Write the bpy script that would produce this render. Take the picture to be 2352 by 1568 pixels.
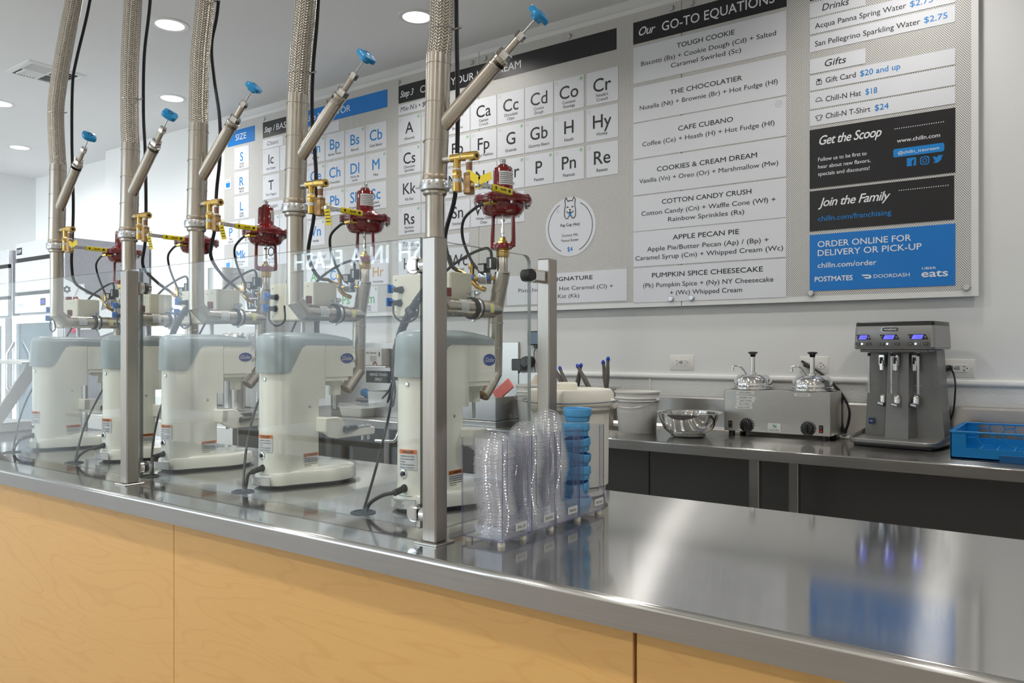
import bpy, bmesh, math, random
from math import sin, cos, pi, radians, sqrt
from mathutils import Vector, Matrix, Euler
random.seed(7)
for o in list(bpy.data.objects): bpy.data.objects.remove(o)
S = bpy.context.scene
COL = S.collection

# ------------------------------------------------------------------ camera, world, lights, exposure
TH = 0.628108
cd = bpy.data.cameras.new('camera'); cd.sensor_width = 36.0; cd.lens = 1819.0/2352*36; cd.shift_y = 15.0/2352
cd.clip_start = 0.02; cd.clip_end = 200
cam = bpy.data.objects.new('camera', cd); COL.objects.link(cam)
cam.location = (0, 0, 1.31); cam.rotation_euler = (pi/2, 0, TH); S.camera = cam
S.view_settings.view_transform = 'Standard'; S.view_settings.look = 'None'
S.view_settings.exposure = 0.0; S.view_settings.gamma = 1.0; S.view_settings.use_curve_mapping = False
S.cycles.max_bounces = 10; S.cycles.diffuse_bounces = 4; S.cycles.glossy_bounces = 5
S.cycles.transmission_bounces = 6; S.cycles.transparent_max_bounces = 48
S.cycles.use_denoising = True; S.cycles.caustics_reflective = False; S.cycles.caustics_refractive = False
S.cycles.sample_clamp_indirect = 6.0

W = bpy.data.worlds.new('world'); S.world = W; W.use_nodes = True
wn = W.node_tree; wn.nodes.clear()
tc = wn.nodes.new('ShaderNodeTexCoord'); sp = wn.nodes.new('ShaderNodeSeparateXYZ')
rp = wn.nodes.new('ShaderNodeValToRGB'); bg = wn.nodes.new('ShaderNodeBackground'); wo = wn.nodes.new('ShaderNodeOutputWorld')
wn.links.new(tc.outputs['Generated'], sp.inputs[0]); 
mr = wn.nodes.new('ShaderNodeMapRange'); mr.inputs[1].default_value = -1; mr.inputs[2].default_value = 1
wn.links.new(sp.outputs[2], mr.inputs[0]); wn.links.new(mr.outputs[0], rp.inputs[0])
rp.color_ramp.elements[0].position = 0.0; rp.color_ramp.elements[0].color = (.34, .34, .33, 1)
rp.color_ramp.elements[1].position = 1.0; rp.color_ramp.elements[1].color = (.45, .68, 1.0, 1)
e = rp.color_ramp.elements.new(.497); e.color = (.42, .42, .40, 1)
e = rp.color_ramp.elements.new(.503); e.color = (.80, .90, 1.0, 1)
wn.links.new(rp.outputs[0], bg.inputs[0]); bg.inputs[1].default_value = 3.2
wn.links.new(bg.outputs[0], wo.inputs[0])

def area(name, loc, size, power, rot=(0, 0, 0), color=(1, 1, 1), shape='RECTANGLE', size_y=None, portal=False, spread=180):
    l = bpy.data.lights.new(name, 'AREA'); l.energy = power; l.shape = shape; l.size = size
    if size_y: l.size_y = size_y
    l.color = color; l.spread = radians(spread)
    if portal: l.cycles.is_portal = True
    o = bpy.data.objects.new(name, l); COL.objects.link(o); o.location = loc; o.rotation_euler = rot
    return o
DOWNLIGHTS = [(-4.233, 2.508), (-3.021, 3.256), (-5.467, 3.256), (-7.94, 3.231), (-6.633, 2.563),
              (-1.83, 2.50), (-0.58, 3.256), (0.57, 2.50), (1.87, 3.256),
              (-6.6, 0.3), (-4.2, 0.3), (-1.8, 0.3), (0.6, 0.3), (-5.4, -1.4), (-3.0, -1.4), (-0.6, -1.4), (1.8, -1.4)]
for x, y in DOWNLIGHTS:
    area('downlight_lamp', (x, y, 3.138), .15, 17 if y < 1 else (10 if y < 3 else 6.5), color=(1, .965, .91), shape='DISK', spread=150)
# daylight comes in through the storefront windows (portals guide the sky light)
WINX = (-9.1, -6.2, -3.3)
for k in range(2):
    area('window_daylight', ((WINX[k]+WINX[k+1])/2, -2.32, 1.55), 2.9, 1, rot=(pi/2, 0, 0), size_y=2.5, portal=True)

sd = bpy.data.lights.new('low_hazy_sun', 'SUN'); sd.energy = 10; sd.angle = radians(32); sd.color = (.86, .93, 1.0)
so = bpy.data.objects.new('low_hazy_sun', sd); COL.objects.link(so); so.rotation_euler = Vector((-.36, 1, -.12)).to_track_quat('-Z', 'Y').to_euler()
# ------------------------------------------------------------------ materials
def lin(c):
    c = c/255.0
    return c/12.92 if c <= .04045 else ((c+.055)/1.055)**2.4
def rgb(r, g, b): return (lin(r), lin(g), lin(b), 1)
MATS = {}
def nn(nt, t, **kw):
    n = nt.nodes.new(t)
    for k, v in kw.items(): setattr(n, k, v)
    return n
def mat(name, col, rough=.5, metal=0.0, nscale=40, namp=.06, bump=0.0, bscale=200, stretch=(1, 1, 1), spec=.5, coat=0, emis=None, estr=0, rvar=.05, aniso=0, alpha=1, trans=0):
    if name in MATS: return MATS[name]
    m = bpy.data.materials.new(name); m.use_nodes = True; nt = m.node_tree; b = nt.nodes['Principled BSDF']
    b.inputs['Metallic'].default_value = metal; b.inputs['Specular IOR Level'].default_value = spec
    b.inputs['Coat Weight'].default_value = coat; b.inputs['Coat Roughness'].default_value = .1
    b.inputs['Alpha'].default_value = alpha; b.inputs['Transmission Weight'].default_value = trans
    co = nn(nt, 'ShaderNodeTexCoord'); mp = nn(nt, 'ShaderNodeMapping'); mp.inputs['Scale'].default_value = stretch
    nt.links.new(co.outputs['Object'], mp.inputs[0])
    nz = nn(nt, 'ShaderNodeTexNoise'); nz.inputs['Scale'].default_value = nscale; nz.inputs['Detail'].default_value = 3
    nt.links.new(mp.outputs[0], nz.inputs['Vector'])
    mx = nn(nt, 'ShaderNodeMix', data_type='RGBA')
    c2 = tuple(max(0, min(1, x*(1-namp*2))) for x in col[:3])+(1,); c1 = tuple(max(0, min(1, x*(1+namp*2))) for x in col[:3])+(1,)
    mx.inputs[6].default_value = c2; mx.inputs[7].default_value = c1
    nt.links.new(nz.outputs['Fac'], mx.inputs[0]); nt.links.new(mx.outputs[2], b.inputs['Base Color'])
    rr = nn(nt, 'ShaderNodeMapRange'); rr.inputs[3].default_value = max(0, rough-rvar); rr.inputs[4].default_value = min(1, rough+rvar)
    nt.links.new(nz.outputs['Fac'], rr.inputs[0]); nt.links.new(rr.outputs[0], b.inputs['Roughness'])
    if bump:
        n2 = nn(nt, 'ShaderNodeTexNoise'); n2.inputs['Scale'].default_value = bscale; nt.links.new(mp.outputs[0], n2.inputs['Vector'])
        bp = nn(nt, 'ShaderNodeBump'); bp.inputs['Strength'].default_value = bump; bp.inputs['Distance'].default_value = .002
        nt.links.new(n2.outputs['Fac'], bp.inputs['Height']); nt.links.new(bp.outputs[0], b.inputs['Normal'])
    if aniso:
        b.inputs['Anisotropic'].default_value = aniso; b.inputs['Anisotropic Rotation'].default_value = .25
        tg = nn(nt, 'ShaderNodeTangent', direction_type='UV_MAP'); tg.uv_map = 'UVMap'; nt.links.new(tg.outputs[0], b.inputs['Tangent'])
    if emis:
        b.inputs['Emission Color'].default_value = emis; b.inputs['Emission Strength'].default_value = estr
    MATS[name] = m; return m
def clear(name, tint, rough=0.0, f0=.04, haze=0.0, hcol=(1, 1, 1, 1), amount=1.0):
    """clear sheet plastic or glass: transparent mixed with a mirror by Schlick's reflectance"""
    m = bpy.data.materials.new(name); m.use_nodes = True; nt = m.node_tree; nt.nodes.clear()
    out = nn(nt, 'ShaderNodeOutputMaterial'); tr = nn(nt, 'ShaderNodeBsdfTransparent'); gl = nn(nt, 'ShaderNodeBsdfGlossy')
    tr.inputs[0].default_value = tint; gl.inputs['Roughness'].default_value = rough; gl.inputs[0].default_value = (1, 1, 1, 1)
    lw = nn(nt, 'ShaderNodeLayerWeight'); lw.inputs[0].default_value = .5
    pw = nn(nt, 'ShaderNodeMath', operation='POWER'); pw.inputs[1].default_value = 5
    ml = nn(nt, 'ShaderNodeMath', operation='MULTIPLY_ADD'); ml.inputs[1].default_value = (1-f0)*amount; ml.inputs[2].default_value = f0
    nt.links.new(lw.outputs['Facing'], pw.inputs[0]); nt.links.new(pw.outputs[0], ml.inputs[0])
    mx = nn(nt, 'ShaderNodeMixShader'); nt.links.new(ml.outputs[0], mx.inputs[0]); 
    base = tr
    if haze:
        df = nn(nt, 'ShaderNodeBsdfDiffuse'); df.inputs[0].default_value = hcol; m2 = nn(nt, 'ShaderNodeMixShader')
        nz = nn(nt, 'ShaderNodeTexNoise'); nz.inputs['Scale'].default_value = 60; mrr = nn(nt, 'ShaderNodeMapRange')
        mrr.inputs[3].default_value = haze*.7; mrr.inputs[4].default_value = haze*1.3; nt.links.new(nz.outputs['Fac'], mrr.inputs[0]); nt.links.new(mrr.outputs[0], m2.inputs[0])
        nt.links.new(tr.outputs[0], m2.inputs[1]); nt.links.new(df.outputs[0], m2.inputs[2]); base = m2
    nt.links.new(base.outputs[0], mx.inputs[1]); nt.links.new(gl.outputs[0], mx.inputs[2]); nt.links.new(mx.outputs[0], out.inputs[0])
    MATS[name] = m; return m
def brushed(name, col, r1, r2, fac, uvrot=.0, noise=.02):
    """brushed sheet: a fairly sharp lobe plus a lobe smeared across the brushing direction"""
    m = bpy.data.materials.new(name); m.use_nodes = True; nt = m.node_tree; nt.nodes.clear()
    out = nn(nt, 'ShaderNodeOutputMaterial'); g1 = nn(nt, 'ShaderNodeBsdfAnisotropic'); g2 = nn(nt, 'ShaderNodeBsdfAnisotropic')
    tg = nn(nt, 'ShaderNodeTangent', direction_type='UV_MAP'); tg.uv_map = 'UVMap'
    co = nn(nt, 'ShaderNodeTexCoord'); nz = nn(nt, 'ShaderNodeTexNoise'); nz.inputs['Scale'].default_value = 2.2; nz.inputs['Detail'].default_value = 5; nt.links.new(co.outputs['Object'], nz.inputs['Vector'])
    mx = nn(nt, 'ShaderNodeMix', data_type='RGBA'); mx.inputs[6].default_value = tuple(c*(1-noise) for c in col[:3])+(1,); mx.inputs[7].default_value = tuple(min(1, c*(1+noise)) for c in col[:3])+(1,)
    nt.links.new(nz.outputs['Fac'], mx.inputs[0])
    for g, r, a in ((g1, r1, .30), (g2, r2, .79)):
        g.inputs['Roughness'].default_value = r; g.inputs['Anisotropy'].default_value = a; g.inputs['Rotation'].default_value = uvrot
        nt.links.new(tg.outputs[0], g.inputs['Tangent']); nt.links.new(mx.outputs[2], g.inputs['Color'])
    ms = nn(nt, 'ShaderNodeMixShader'); mr_ = nn(nt, 'ShaderNodeMapRange'); mr_.inputs[3].default_value = fac-.05; mr_.inputs[4].default_value = fac+.05
    nt.links.new(nz.outputs['Fac'], mr_.inputs[0]); nt.links.new(mr_.outputs[0], ms.inputs[0]); nt.links.new(g1.outputs[0], ms.inputs[1]); nt.links.new(g2.outputs[0], ms.inputs[2]); nt.links.new(ms.outputs[0], out.inputs[0])
    MATS[name] = m; return m
def emit(name, col, s):
    m = bpy.data.materials.new(name); m.use_nodes = True; nt = m.node_tree; nt.nodes.clear()
    out = nn(nt, 'ShaderNodeOutputMaterial'); em = nn(nt, 'ShaderNodeEmission'); em.inputs[0].default_value = col; em.inputs[1].default_value = s
    nt.links.new(em.outputs[0], out.inputs[0]); MATS[name] = m; return m

steel = mat('brushed_steel', (.56, .545, .52, 1), .30, 1, nscale=30, namp=.05, stretch=(1, 1, 8))
steel_top = brushed('counter_steel', (.66, .655, .64, 1), .085, .24, .22)
post_steel = mat('post_steel', (.40, .37, .335, 1), .30, 1, nscale=30, namp=.06, stretch=(8, 8, .5))
steel_wall = brushed('back_counter_steel', (.55, .54, .52, 1), .085, .23, .30)
steel_fascia = mat('fascia_steel', (.37, .35, .33, 1), .36, 1, nscale=8, namp=.05, stretch=(.6, 1, 20))
pipe_steel = mat('pipe_steel', (.50, .46, .40, 1), .29, 1, nscale=11, namp=.14, stretch=(1, 1, .5), rvar=.12)
weld_steel = mat('weld_steel', (.42, .36, .29, 1), .38, 1, nscale=90, namp=.2)
chrome = mat('chrome', (.80, .80, .80, 1), .08, 1, namp=.02)
zinc = mat('zinc_steel', (.60, .61, .62, 1), .30, 1, namp=.08)
brass = mat('brass', (.66, .44, .13, 1), .24, 1, nscale=60, namp=.12)
bronze = mat('bronze', (.38, .25, .13, 1), .42, 1, nscale=120, namp=.15, bump=.3, bscale=300)
copper = mat('red_brass_nipple', (.28, .15, .10, 1), .38, .8, nscale=80)
ptfe = mat('white_thread_tape', rgb(232, 232, 228), .6)
blue_wheel = mat('blue_handwheel', rgb(8, 142, 204), .28, namp=.03, coat=.4)
red_enamel = mat('red_enamel', rgb(122, 10, 18), .14, nscale=20, namp=.04, coat=.7)
black_rub = mat('black_rubber', rgb(24, 25, 27), .45, namp=.1)
black_pl = mat('black_plastic', rgb(20, 20, 22), .3, namp=.05)
yellow_grip = mat('yellow_grip', rgb(228, 205, 15), .35, namp=.03)
white_enamel = mat('white_enamel', rgb(240, 240, 230), .20, nscale=6, namp=.01, coat=.35)
grey_cap = mat('grey_plastic_cover', rgb(150, 163, 167), .34, nscale=6, namp=.01)
cream_box = mat('cream_enclosure', rgb(222, 219, 200), .42, nscale=10, namp=.015)
white_pl = mat('white_plastic', rgb(226, 225, 220), .38, nscale=10, namp=.01)
cream_pl = mat('cream_polyethylene', rgb(232, 229, 217), .42, nscale=9, namp=.025)
paper = mat('white_label', rgb(225, 226, 226), .55, namp=.01)
silver_label = mat('silver_label', rgb(208, 211, 215), .42, 0, namp=.02)
orange = mat('warning_orange', rgb(226, 118, 20), .5, namp=.01)
ink = mat('black_ink', rgb(32, 33, 36), .55, namp=.02)
ink_soft = mat('grey_ink', rgb(82, 84, 90), .6, namp=.02)
blue_ink = mat('blue_ink', rgb(0, 128, 205), .5, namp=.01)
green_ink = mat('green_ink', rgb(88, 176, 82), .5, namp=.01)
ochre_ink = mat('ochre_ink', rgb(208, 152, 58), .5, namp=.01)
white_ink = mat('white_ink', rgb(232, 234, 238), .5, namp=.01)
grey_ring = mat('grey_print', rgb(150, 154, 160), .55, namp=.01)
panel_white = mat('menu_card_white', rgb(222, 224, 230), .42, nscale=4, namp=.01)
panel_black = mat('menu_card_black', rgb(26, 25, 28), .40, nscale=4, namp=.03)
panel_blue = mat('menu_card_blue', rgb(0, 118, 202), .40, nscale=4, namp=.02)
wall_paint = mat('wall_paint', rgb(226, 227, 226), .62, nscale=3, namp=.006, bump=.12, bscale=55)
ceil_paint = mat('ceiling_paint', rgb(240, 240, 240), .75, nscale=2, namp=.01)
frp = mat('pebbled_wall_panel', rgb(222, 223, 220), .36, nscale=6, namp=.01, bump=.55, bscale=95, stretch=(1, 1, 1.8))
dark_panel = mat('dark_grey_wall_panel', rgb(112, 111, 110), .5, nscale=3, namp=.03)
trim_white = mat('white_vinyl_trim', rgb(226, 227, 226), .3, namp=.01)
floor_m = mat('grey_floor_tile', rgb(168, 164, 158), .45, nscale=5, namp=.08)
die_cast = mat('metallic_grey_paint', rgb(134, 133, 131), .38, .45, nscale=200, namp=.05)
die_light = mat('metallic_grey_front', rgb(150, 149, 147), .34, .55, nscale=200, namp=.04)
rack_blue = mat('rack_blue_plastic', rgb(0, 122, 190), .34, nscale=8, namp=.03)
lid_blue = mat('light_blue_plastic', rgb(92, 170, 224), .32, nscale=8, namp=.03)
dark_void = mat('dark_opening', rgb(16, 16, 17), .7)
glove_card = mat('glove_carton', rgb(196, 193, 188), .5, namp=.02)
pink = mat('pink_sponge', rgb(238, 128, 122), .7, bump=.5, bscale=150)
kraft = mat('kraft_paper', rgb(196, 182, 160), .7, bump=.4, bscale=30)
tongs_grip = mat('grey_rubber_grip', rgb(98, 92, 86), .45, namp=.06)
blue_tip = mat('blue_tip', rgb(15, 60, 170), .35)
oval_blue = mat('oval_badge_blue', rgb(24, 66, 150), .3, namp=.02)
blue_tape = mat('blue_tape', rgb(45, 120, 210), .45)
lcd = emit('lcd_backlight', (.10, .10, 1.0, 1), 2.2)
led = emit('white_led', (.75, .9, 1, 1), 12)
lens_em = emit('downlight_lens', (1, .97, .92, 1), 5)
neon_em = emit('white_neon_tube', (.70, .88, 1, 1), 20)
guard_glass = clear('guard_glass', (.975, .988, .984, 1), 0.0, f0=.022)
glass_edge = mat('glass_edge', rgb(96, 106, 102), .25, 0, alpha=.85, spec=.8)
acrylic = clear('clear_acrylic', (.965, .965, .98, 1), .02, f0=.045, haze=.02, hcol=(.75, .75, .85, 1))
acrylic_edge = mat('acrylic_edge', rgb(120, 118, 160), .2, 0, alpha=.6)
lid_clear = clear('clear_lid_plastic', (.992, .994, .996, 1), .10, f0=.06, haze=.085, hcol=(.92, .94, .97, 1), amount=1.0)
tub_clear = clear('clear_tub_plastic', (.93, .94, .95, 1), .05, f0=.05, haze=.12, hcol=(.85, .87, .9, 1))
dark_glass = mat('fridge_glass', rgb(70, 84, 92), .06, 0, spec=.8, namp=.3, nscale=4)
window_glass = clear('window_glass', (.97, .98, .98, 1), 0, f0=.04)

def wood_mat():
    m = bpy.data.materials.new('maple_laminate'); m.use_nodes = True; nt = m.node_tree; b = nt.nodes['Principled BSDF']
    co = nn(nt, 'ShaderNodeTexCoord'); mp = nn(nt, 'ShaderNodeMapping'); mp.inputs['Scale'].default_value = (.42, 1, 2.5); mp.inputs['Rotation'].default_value = (0, radians(9), 0)
    nt.links.new(co.outputs['Object'], mp.inputs[0])
    n1 = nn(nt, 'ShaderNodeTexNoise'); n1.inputs['Scale'].default_value = 2.0; n1.inputs['Detail'].default_value = 2.5; n1.inputs['Roughness'].default_value = .5; n1.inputs['Distortion'].default_value = .5
    nt.links.new(mp.outputs[0], n1.inputs['Vector'])
    # growth-ring lines: contour lines of the soft noise
    a = nn(nt, 'ShaderNodeMath', operation='MULTIPLY'); a.inputs[1].default_value = 105
    s = nn(nt, 'ShaderNodeMath', operation='SINE'); nt.links.new(n1.outputs['Fac'], a.inputs[0]); nt.links.new(a.outputs[0], s.inputs[0])
    r = nn(nt, 'ShaderNodeMapRange'); r.inputs[1].default_value = .72; r.inputs[2].default_value = 1; r.inputs[3].default_value = 0; r.inputs[4].default_value = 1
    nt.links.new(s.outputs[0], r.inputs[0])
    mp2 = nn(nt, 'ShaderNodeMapping'); mp2.inputs['Scale'].default_value = (3, 1, 60); nt.links.new(co.outputs['Object'], mp2.inputs[0])
    n2 = nn(nt, 'ShaderNodeTexNoise'); n2.inputs['Scale'].default_value = 5; n2.inputs['Detail'].default_value = 4; nt.links.new(mp2.outputs[0], n2.inputs['Vector'])
    n3 = nn(nt, 'ShaderNodeTexNoise'); n3.inputs['Scale'].default_value = 1.3; nt.links.new(mp.outputs[0], n3.inputs['Vector'])
    m1 = nn(nt, 'ShaderNodeMix', data_type='RGBA'); m1.inputs[6].default_value = rgb(226, 180, 112); m1.inputs[7].default_value = rgb(196, 138, 74)
    k = nn(nt, 'ShaderNodeMath', operation='MULTIPLY'); k.inputs[1].default_value = .17; nt.links.new(r.outputs[0], k.inputs[0]); nt.links.new(k.outputs[0], m1.inputs[0])
    m2 = nn(nt, 'ShaderNodeMix', data_type='RGBA', blend_type='MULTIPLY'); m2.inputs[7].default_value = (.80, .76, .70, 1)
    k2 = nn(nt, 'ShaderNodeMath', operation='MULTIPLY'); k2.inputs[1].default_value = .5; nt.links.new(n2.outputs['Fac'], k2.inputs[0]); nt.links.new(k2.outputs[0], m2.inputs[0]); nt.links.new(m1.outputs[2], m2.inputs[6])
    m3 = nn(nt, 'ShaderNodeMix', data_type='RGBA', blend_type='MULTIPLY'); m3.inputs[7].default_value = (.93, .91, .88, 1); nt.links.new(n3.outputs['Fac'], m3.inputs[0]); nt.links.new(m2.outputs[2], m3.inputs[6])
    nt.links.new(m3.outputs[2], b.inputs['Base Color']); b.inputs['Roughness'].default_value = .38
    return m
wood = wood_mat()
def perf_mat():
    m = bpy.data.materials.new('perforated_white_metal'); m.use_nodes = True; nt = m.node_tree; b = nt.nodes['Principled BSDF']
    co = nn(nt, 'ShaderNodeTexCoord'); s = nn(nt, 'ShaderNodeSeparateXYZ'); nt.links.new(co.outputs['Object'], s.inputs[0])
    def M(op, x, y=None):
        n = nn(nt, 'ShaderNodeMath', operation=op)
        for i, v in enumerate((x, y)):
            if v is None: continue
            if isinstance(v, (int, float)): n.inputs[i].default_value = v
            else: nt.links.new(v, n.inputs[i])
        return n.outputs[0]
    P = .0092; Q = .0053   # staggered holes
    u = M('DIVIDE', s.outputs[0], P); v = M('DIVIDE', s.outputs[2], Q)
    def dots(ou, ov):
        a = M('SUBTRACT', M('FRACT', M('ADD', u, ou)), .5); c = M('SUBTRACT', M('FRACT', M('ADD', M('MULTIPLY', v, .5), ov)), .5)
        d = M('SQRT', M('ADD', M('POWER', M('MULTIPLY', a, P), 2), M('POWER', M('MULTIPLY', c, 2*Q), 2)))
        return d
    d = M('MINIMUM', dots(0, 0), dots(.5, .5))
    hole = M('LESS_THAN', d, .00215)
    mx = nn(nt, 'ShaderNodeMix', data_type='RGBA'); mx.inputs[6].default_value = rgb(221, 220, 217); mx.inputs[7].default_value = rgb(84, 82, 78)
    nt.links.new(hole, mx.inputs[0]); nt.links.new(mx.outputs[2], b.inputs['Base Color']); b.inputs['Roughness'].default_value = .42
    return m
perf = perf_mat()
def braid_mat():
    m = bpy.data.materials.new('braided_steel'); m.use_nodes = True; nt = m.node_tree; b = nt.nodes['Principled BSDF']
    co = nn(nt, 'ShaderNodeUVMap'); co.uv_map = 'UVMap'; s = nn(nt, 'ShaderNodeSeparateXYZ'); nt.links.new(co.outputs[0], s.inputs[0])
    def M(op, x, y=None):
        n = nn(nt, 'ShaderNodeMath', operation=op)
        for i, v in enumerate((x, y)):
            if v is None: continue
            if isinstance(v, (int, float)): n.inputs[i].default_value = v
            else: nt.links.new(v, n.inputs[i])
        return n.outputs[0]
    x = M('MULTIPLY', s.outputs[0], 24); fx = M('FRACT', x); par = M('SUBTRACT', M('MULTIPLY', M('MODULO', M('FLOOR', x), 2), 2), 1)
    y = M('ADD', M('MULTIPLY', s.outputs[1], 130), M('MULTIPLY', par, M('MULTIPLY', fx, .9)))
    y = M('ADD', y, M('MULTIPLY', par, .0))
    h = M('MULTIPLY', M('ABSOLUTE', M('SINE', M('MULTIPLY', y, pi))), M('POWER', M('SINE', M('MULTIPLY', fx, pi)), .45))
    mx = nn(nt, 'ShaderNodeMix', data_type='RGBA'); mx.inputs[6].default_value = (.03, .025, .02, 1); mx.inputs[7].default_value = (.72, .66, .57, 1)
    hh = M('POWER', h, .6); nt.links.new(hh, mx.inputs[0]); nt.links.new(mx.outputs[2], b.inputs['Base Color'])
    b.inputs['Metallic'].default_value = 1; b.inputs['Roughness'].default_value = .3
    bp = nn(nt, 'ShaderNodeBump'); bp.inputs['Strength'].default_value = .9; bp.inputs['Distance'].default_value = .0022
    nt.links.new(h, bp.inputs['Height']); nt.links.new(bp.outputs[0], b.inputs['Normal'])
    return m
braid = braid_mat()

# ------------------------------------------------------------------ mesh helpers
def TR(x=0, y=0, z=0, rx=0, ry=0, rz=0, s=1): return Matrix.Translation((x, y, z)) @ Euler((rx, ry, rz)).to_matrix().to_4x4() @ Matrix.Scale(s, 4)
_cap = {}
def text_mesh(s, bold=0.0, shear=0.0, spacing=1.0):
    k = (s, bold, shear, spacing)
    if k in _cap: return _cap[k]
    c = bpy.data.curves.new('t', 'FONT'); c.body = s; c.size = 1; c.offset = min(bold, 0.0); c.shear = shear; c.resolution_u = 3; c.space_character = spacing
    o = bpy.data.objects.new('t', c); me = bpy.data.meshes.new_from_object(o)
    bpy.data.objects.remove(o); bpy.data.curves.remove(c)
    if bold > 0:   # heavier strokes: the outlines repeated with small shifts
        bm = bmesh.new(); 
        for iz, (dx, dy) in enumerate(((-1, 0), (1, 0), (0, 1), (0, -1))):
            ov = set(bm.verts); bm.from_mesh(me)
            for v in bm.verts:
                if v not in ov: v.co.x += dx*bold; v.co.y += dy*bold; v.co.z += iz*.00008
        bm.to_mesh(me); bm.free()
    _cap[k] = me; return me
def _bb(me):
    xs = [v.co.x for v in me.vertices]; ys = [v.co.y for v in me.vertices]
    return (min(xs), max(xs), min(ys), max(ys)) if xs else (0, 1, 0, 1)
CAPH = _bb(text_mesh('H'))[3]
class MB:
    def __init__(s): s.bm = bmesh.new(); s.mi = 0; s.mats = []; s.uv = None
    def use(s, m):
        if m not in s.mats: s.mats.append(m)
        s.mi = s.mats.index(m); return s
    def _fin(s, geom_faces):
        for f in geom_faces: f.material_index = s.mi
    def poly(s, vs, faces, M=None):
        bv = [s.bm.verts.new((M @ Vector(v)) if M else v) for v in vs]; out = []
        for f in faces:
            try: out.append(s.bm.faces.new([bv[i] for i in f]))
            except ValueError: pass
        s._fin(out); return bv, out
    def box(s, x0, x1, y0, y1, z0, z1, bev=0, M=None, seg=1):
        vs = [(x, y, z) for x in (x0, x1) for y in (y0, y1) for z in (z0, z1)]
        fs = [(0, 1, 3, 2), (4, 6, 7, 5), (0, 4, 5, 1), (2, 3, 7, 6), (0, 2, 6, 4), (1, 5, 7, 3)]
        bv, f = s.poly(vs, fs, M)
        if bev:
            es = list({e for ff in f for e in ff.edges})
            r = bmesh.ops.bevel(s.bm, geom=es, offset=bev, segments=seg, affect='EDGES', profile=.5, material=-1)
            for ff in r['faces']: ff.material_index = s.mi
        return s
    def ring_loft(s, rings, cap0=True, cap1=True, closed=False, M=None):
        """rings: list of equal-length closed loops of points"""
        n = len(rings[0]); vs = []
        bv = [[s.bm.verts.new((M @ Vector(p)) if M else Vector(p)) for p in r] for r in rings]; out = []
        m = len(rings)
        for i in range(m if closed else m-1):
            a = bv[i]; b = bv[(i+1) % m]
            for j in range(n):
                try: out.append(s.bm.faces.new((a[j], a[(j+1) % n], b[(j+1) % n], b[j])))
                except ValueError: pass
        if not closed:
            if cap0: out.append(s.bm.faces.new(list(reversed(bv[0]))))
            if cap1: out.append(s.bm.faces.new(bv[-1]))
        s._fin(out); return bv
    def tube(s, pts, r, seg=12, caps=True, closed=False, uv=False, M=None):
        P = [Vector(p) for p in pts]; n = len(P); rings = []
        rr = r if isinstance(r, (list, tuple)) else [r]*n
        ref = None; T = []
        for i in range(n):
            if closed: a = (P[i]-P[i-1]).normalized(); b = (P[(i+1) % n]-P[i]).normalized()
            else:
                a = (P[i]-P[max(i-1, 0)]); b = (P[min(i+1, n-1)]-P[i]); a = a.normalized() if a.length > 1e-9 else b.normalized(); b = b.normalized() if b.length > 1e-9 else a
            T.append((a, b))
        for i in range(n):
            a, b = T[i]; t = (a+b).normalized() if (a+b).length > 1e-6 else a
            if ref is None: ref = Vector((0, 0, 1)) if abs(t.z) < .9 else Vector((1, 0, 0))
            nx = (ref - t*ref.dot(t))
            if nx.length < 1e-6: nx = t.orthogonal()
            nx.normalize(); ny = t.cross(nx); ref = nx
            # mitre: stretch ring in the bend plane
            c = max(.35, t.dot(a)); bend = (b-a); ring = []
            bd = bend.normalized() if bend.length > 1e-6 else None
            for j in range(seg):
                an = 2*pi*j/seg; off = nx*cos(an)*rr[i]+ny*sin(an)*rr[i]
                if bd is not None and c < .9999:
                    k = off.dot(bd); off = off + bd*k*(1/c-1)
                ring.append(P[i]+off)
            rings.append(ring)
        bv = s.ring_loft(rings, caps, caps, closed, M)
        if uv:
            L = s.bm.loops.layers.uv.verify(); d = [0]
            for i in range(1, n): d.append(d[-1]+(P[i]-P[i-1]).length)
            for i in range(n-1):
                for j in range(seg):
                    f = s.bm.faces.get((bv[i][j], bv[i][(j+1) % seg], bv[i+1][(j+1) % seg], bv[i+1][j]))
                    if not f: continue
                    for lp in f.loops:
                        v = lp.vert; ii = i if v in (bv[i][j], bv[i][(j+1) % seg]) else i+1; jj = j if v in (bv[i][j], bv[i+1][j]) else j+1
                        lp[L].uv = (jj/seg, d[ii])
        return s
    def cyl(s, p0, p1, r0, r1=None, seg=16, caps=True):
        r1 = r0 if r1 is None else r1; return s.tube([p0, p1], [r0, r1], seg, caps)
    def lathe(s, prof, seg=24, M=None, cap=True):
        rings = [[(r*cos(2*pi*j/seg), r*sin(2*pi*j/seg), z) for j in range(seg)] for r, z in prof]
        s.ring_loft(rings, cap, cap, False, M); return s
    def prism(s, poly, d0, d1, axis='x', bev=0, M=None):
        """2-D outline swept along an axis; for 'x' the outline is (y,z), 'y' -> (x,z), 'z' -> (x,y)"""
        def p3(p, d): return {'x': (d, p[0], p[1]), 'y': (p[0], d, p[1]), 'z': (p[0], p[1], d)}[axis]
        n = len(poly); vs = [p3(p, d0) for p in poly]+[p3(p, d1) for p in poly]
        fs = [tuple(range(n)), tuple(range(2*n-1, n-1, -1))]+[(i, i+n, (i+1) % n+n, (i+1) % n) for i in range(n)]
        bv, f = s.poly(vs, fs, M)
        if bev:
            es = list({e for ff in f for e in ff.edges}); r = bmesh.ops.bevel(s.bm, geom=es, offset=bev, segments=1, affect='EDGES', profile=.5)
            for ff in r['faces']: ff.material_index = s.mi
        return s
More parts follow.
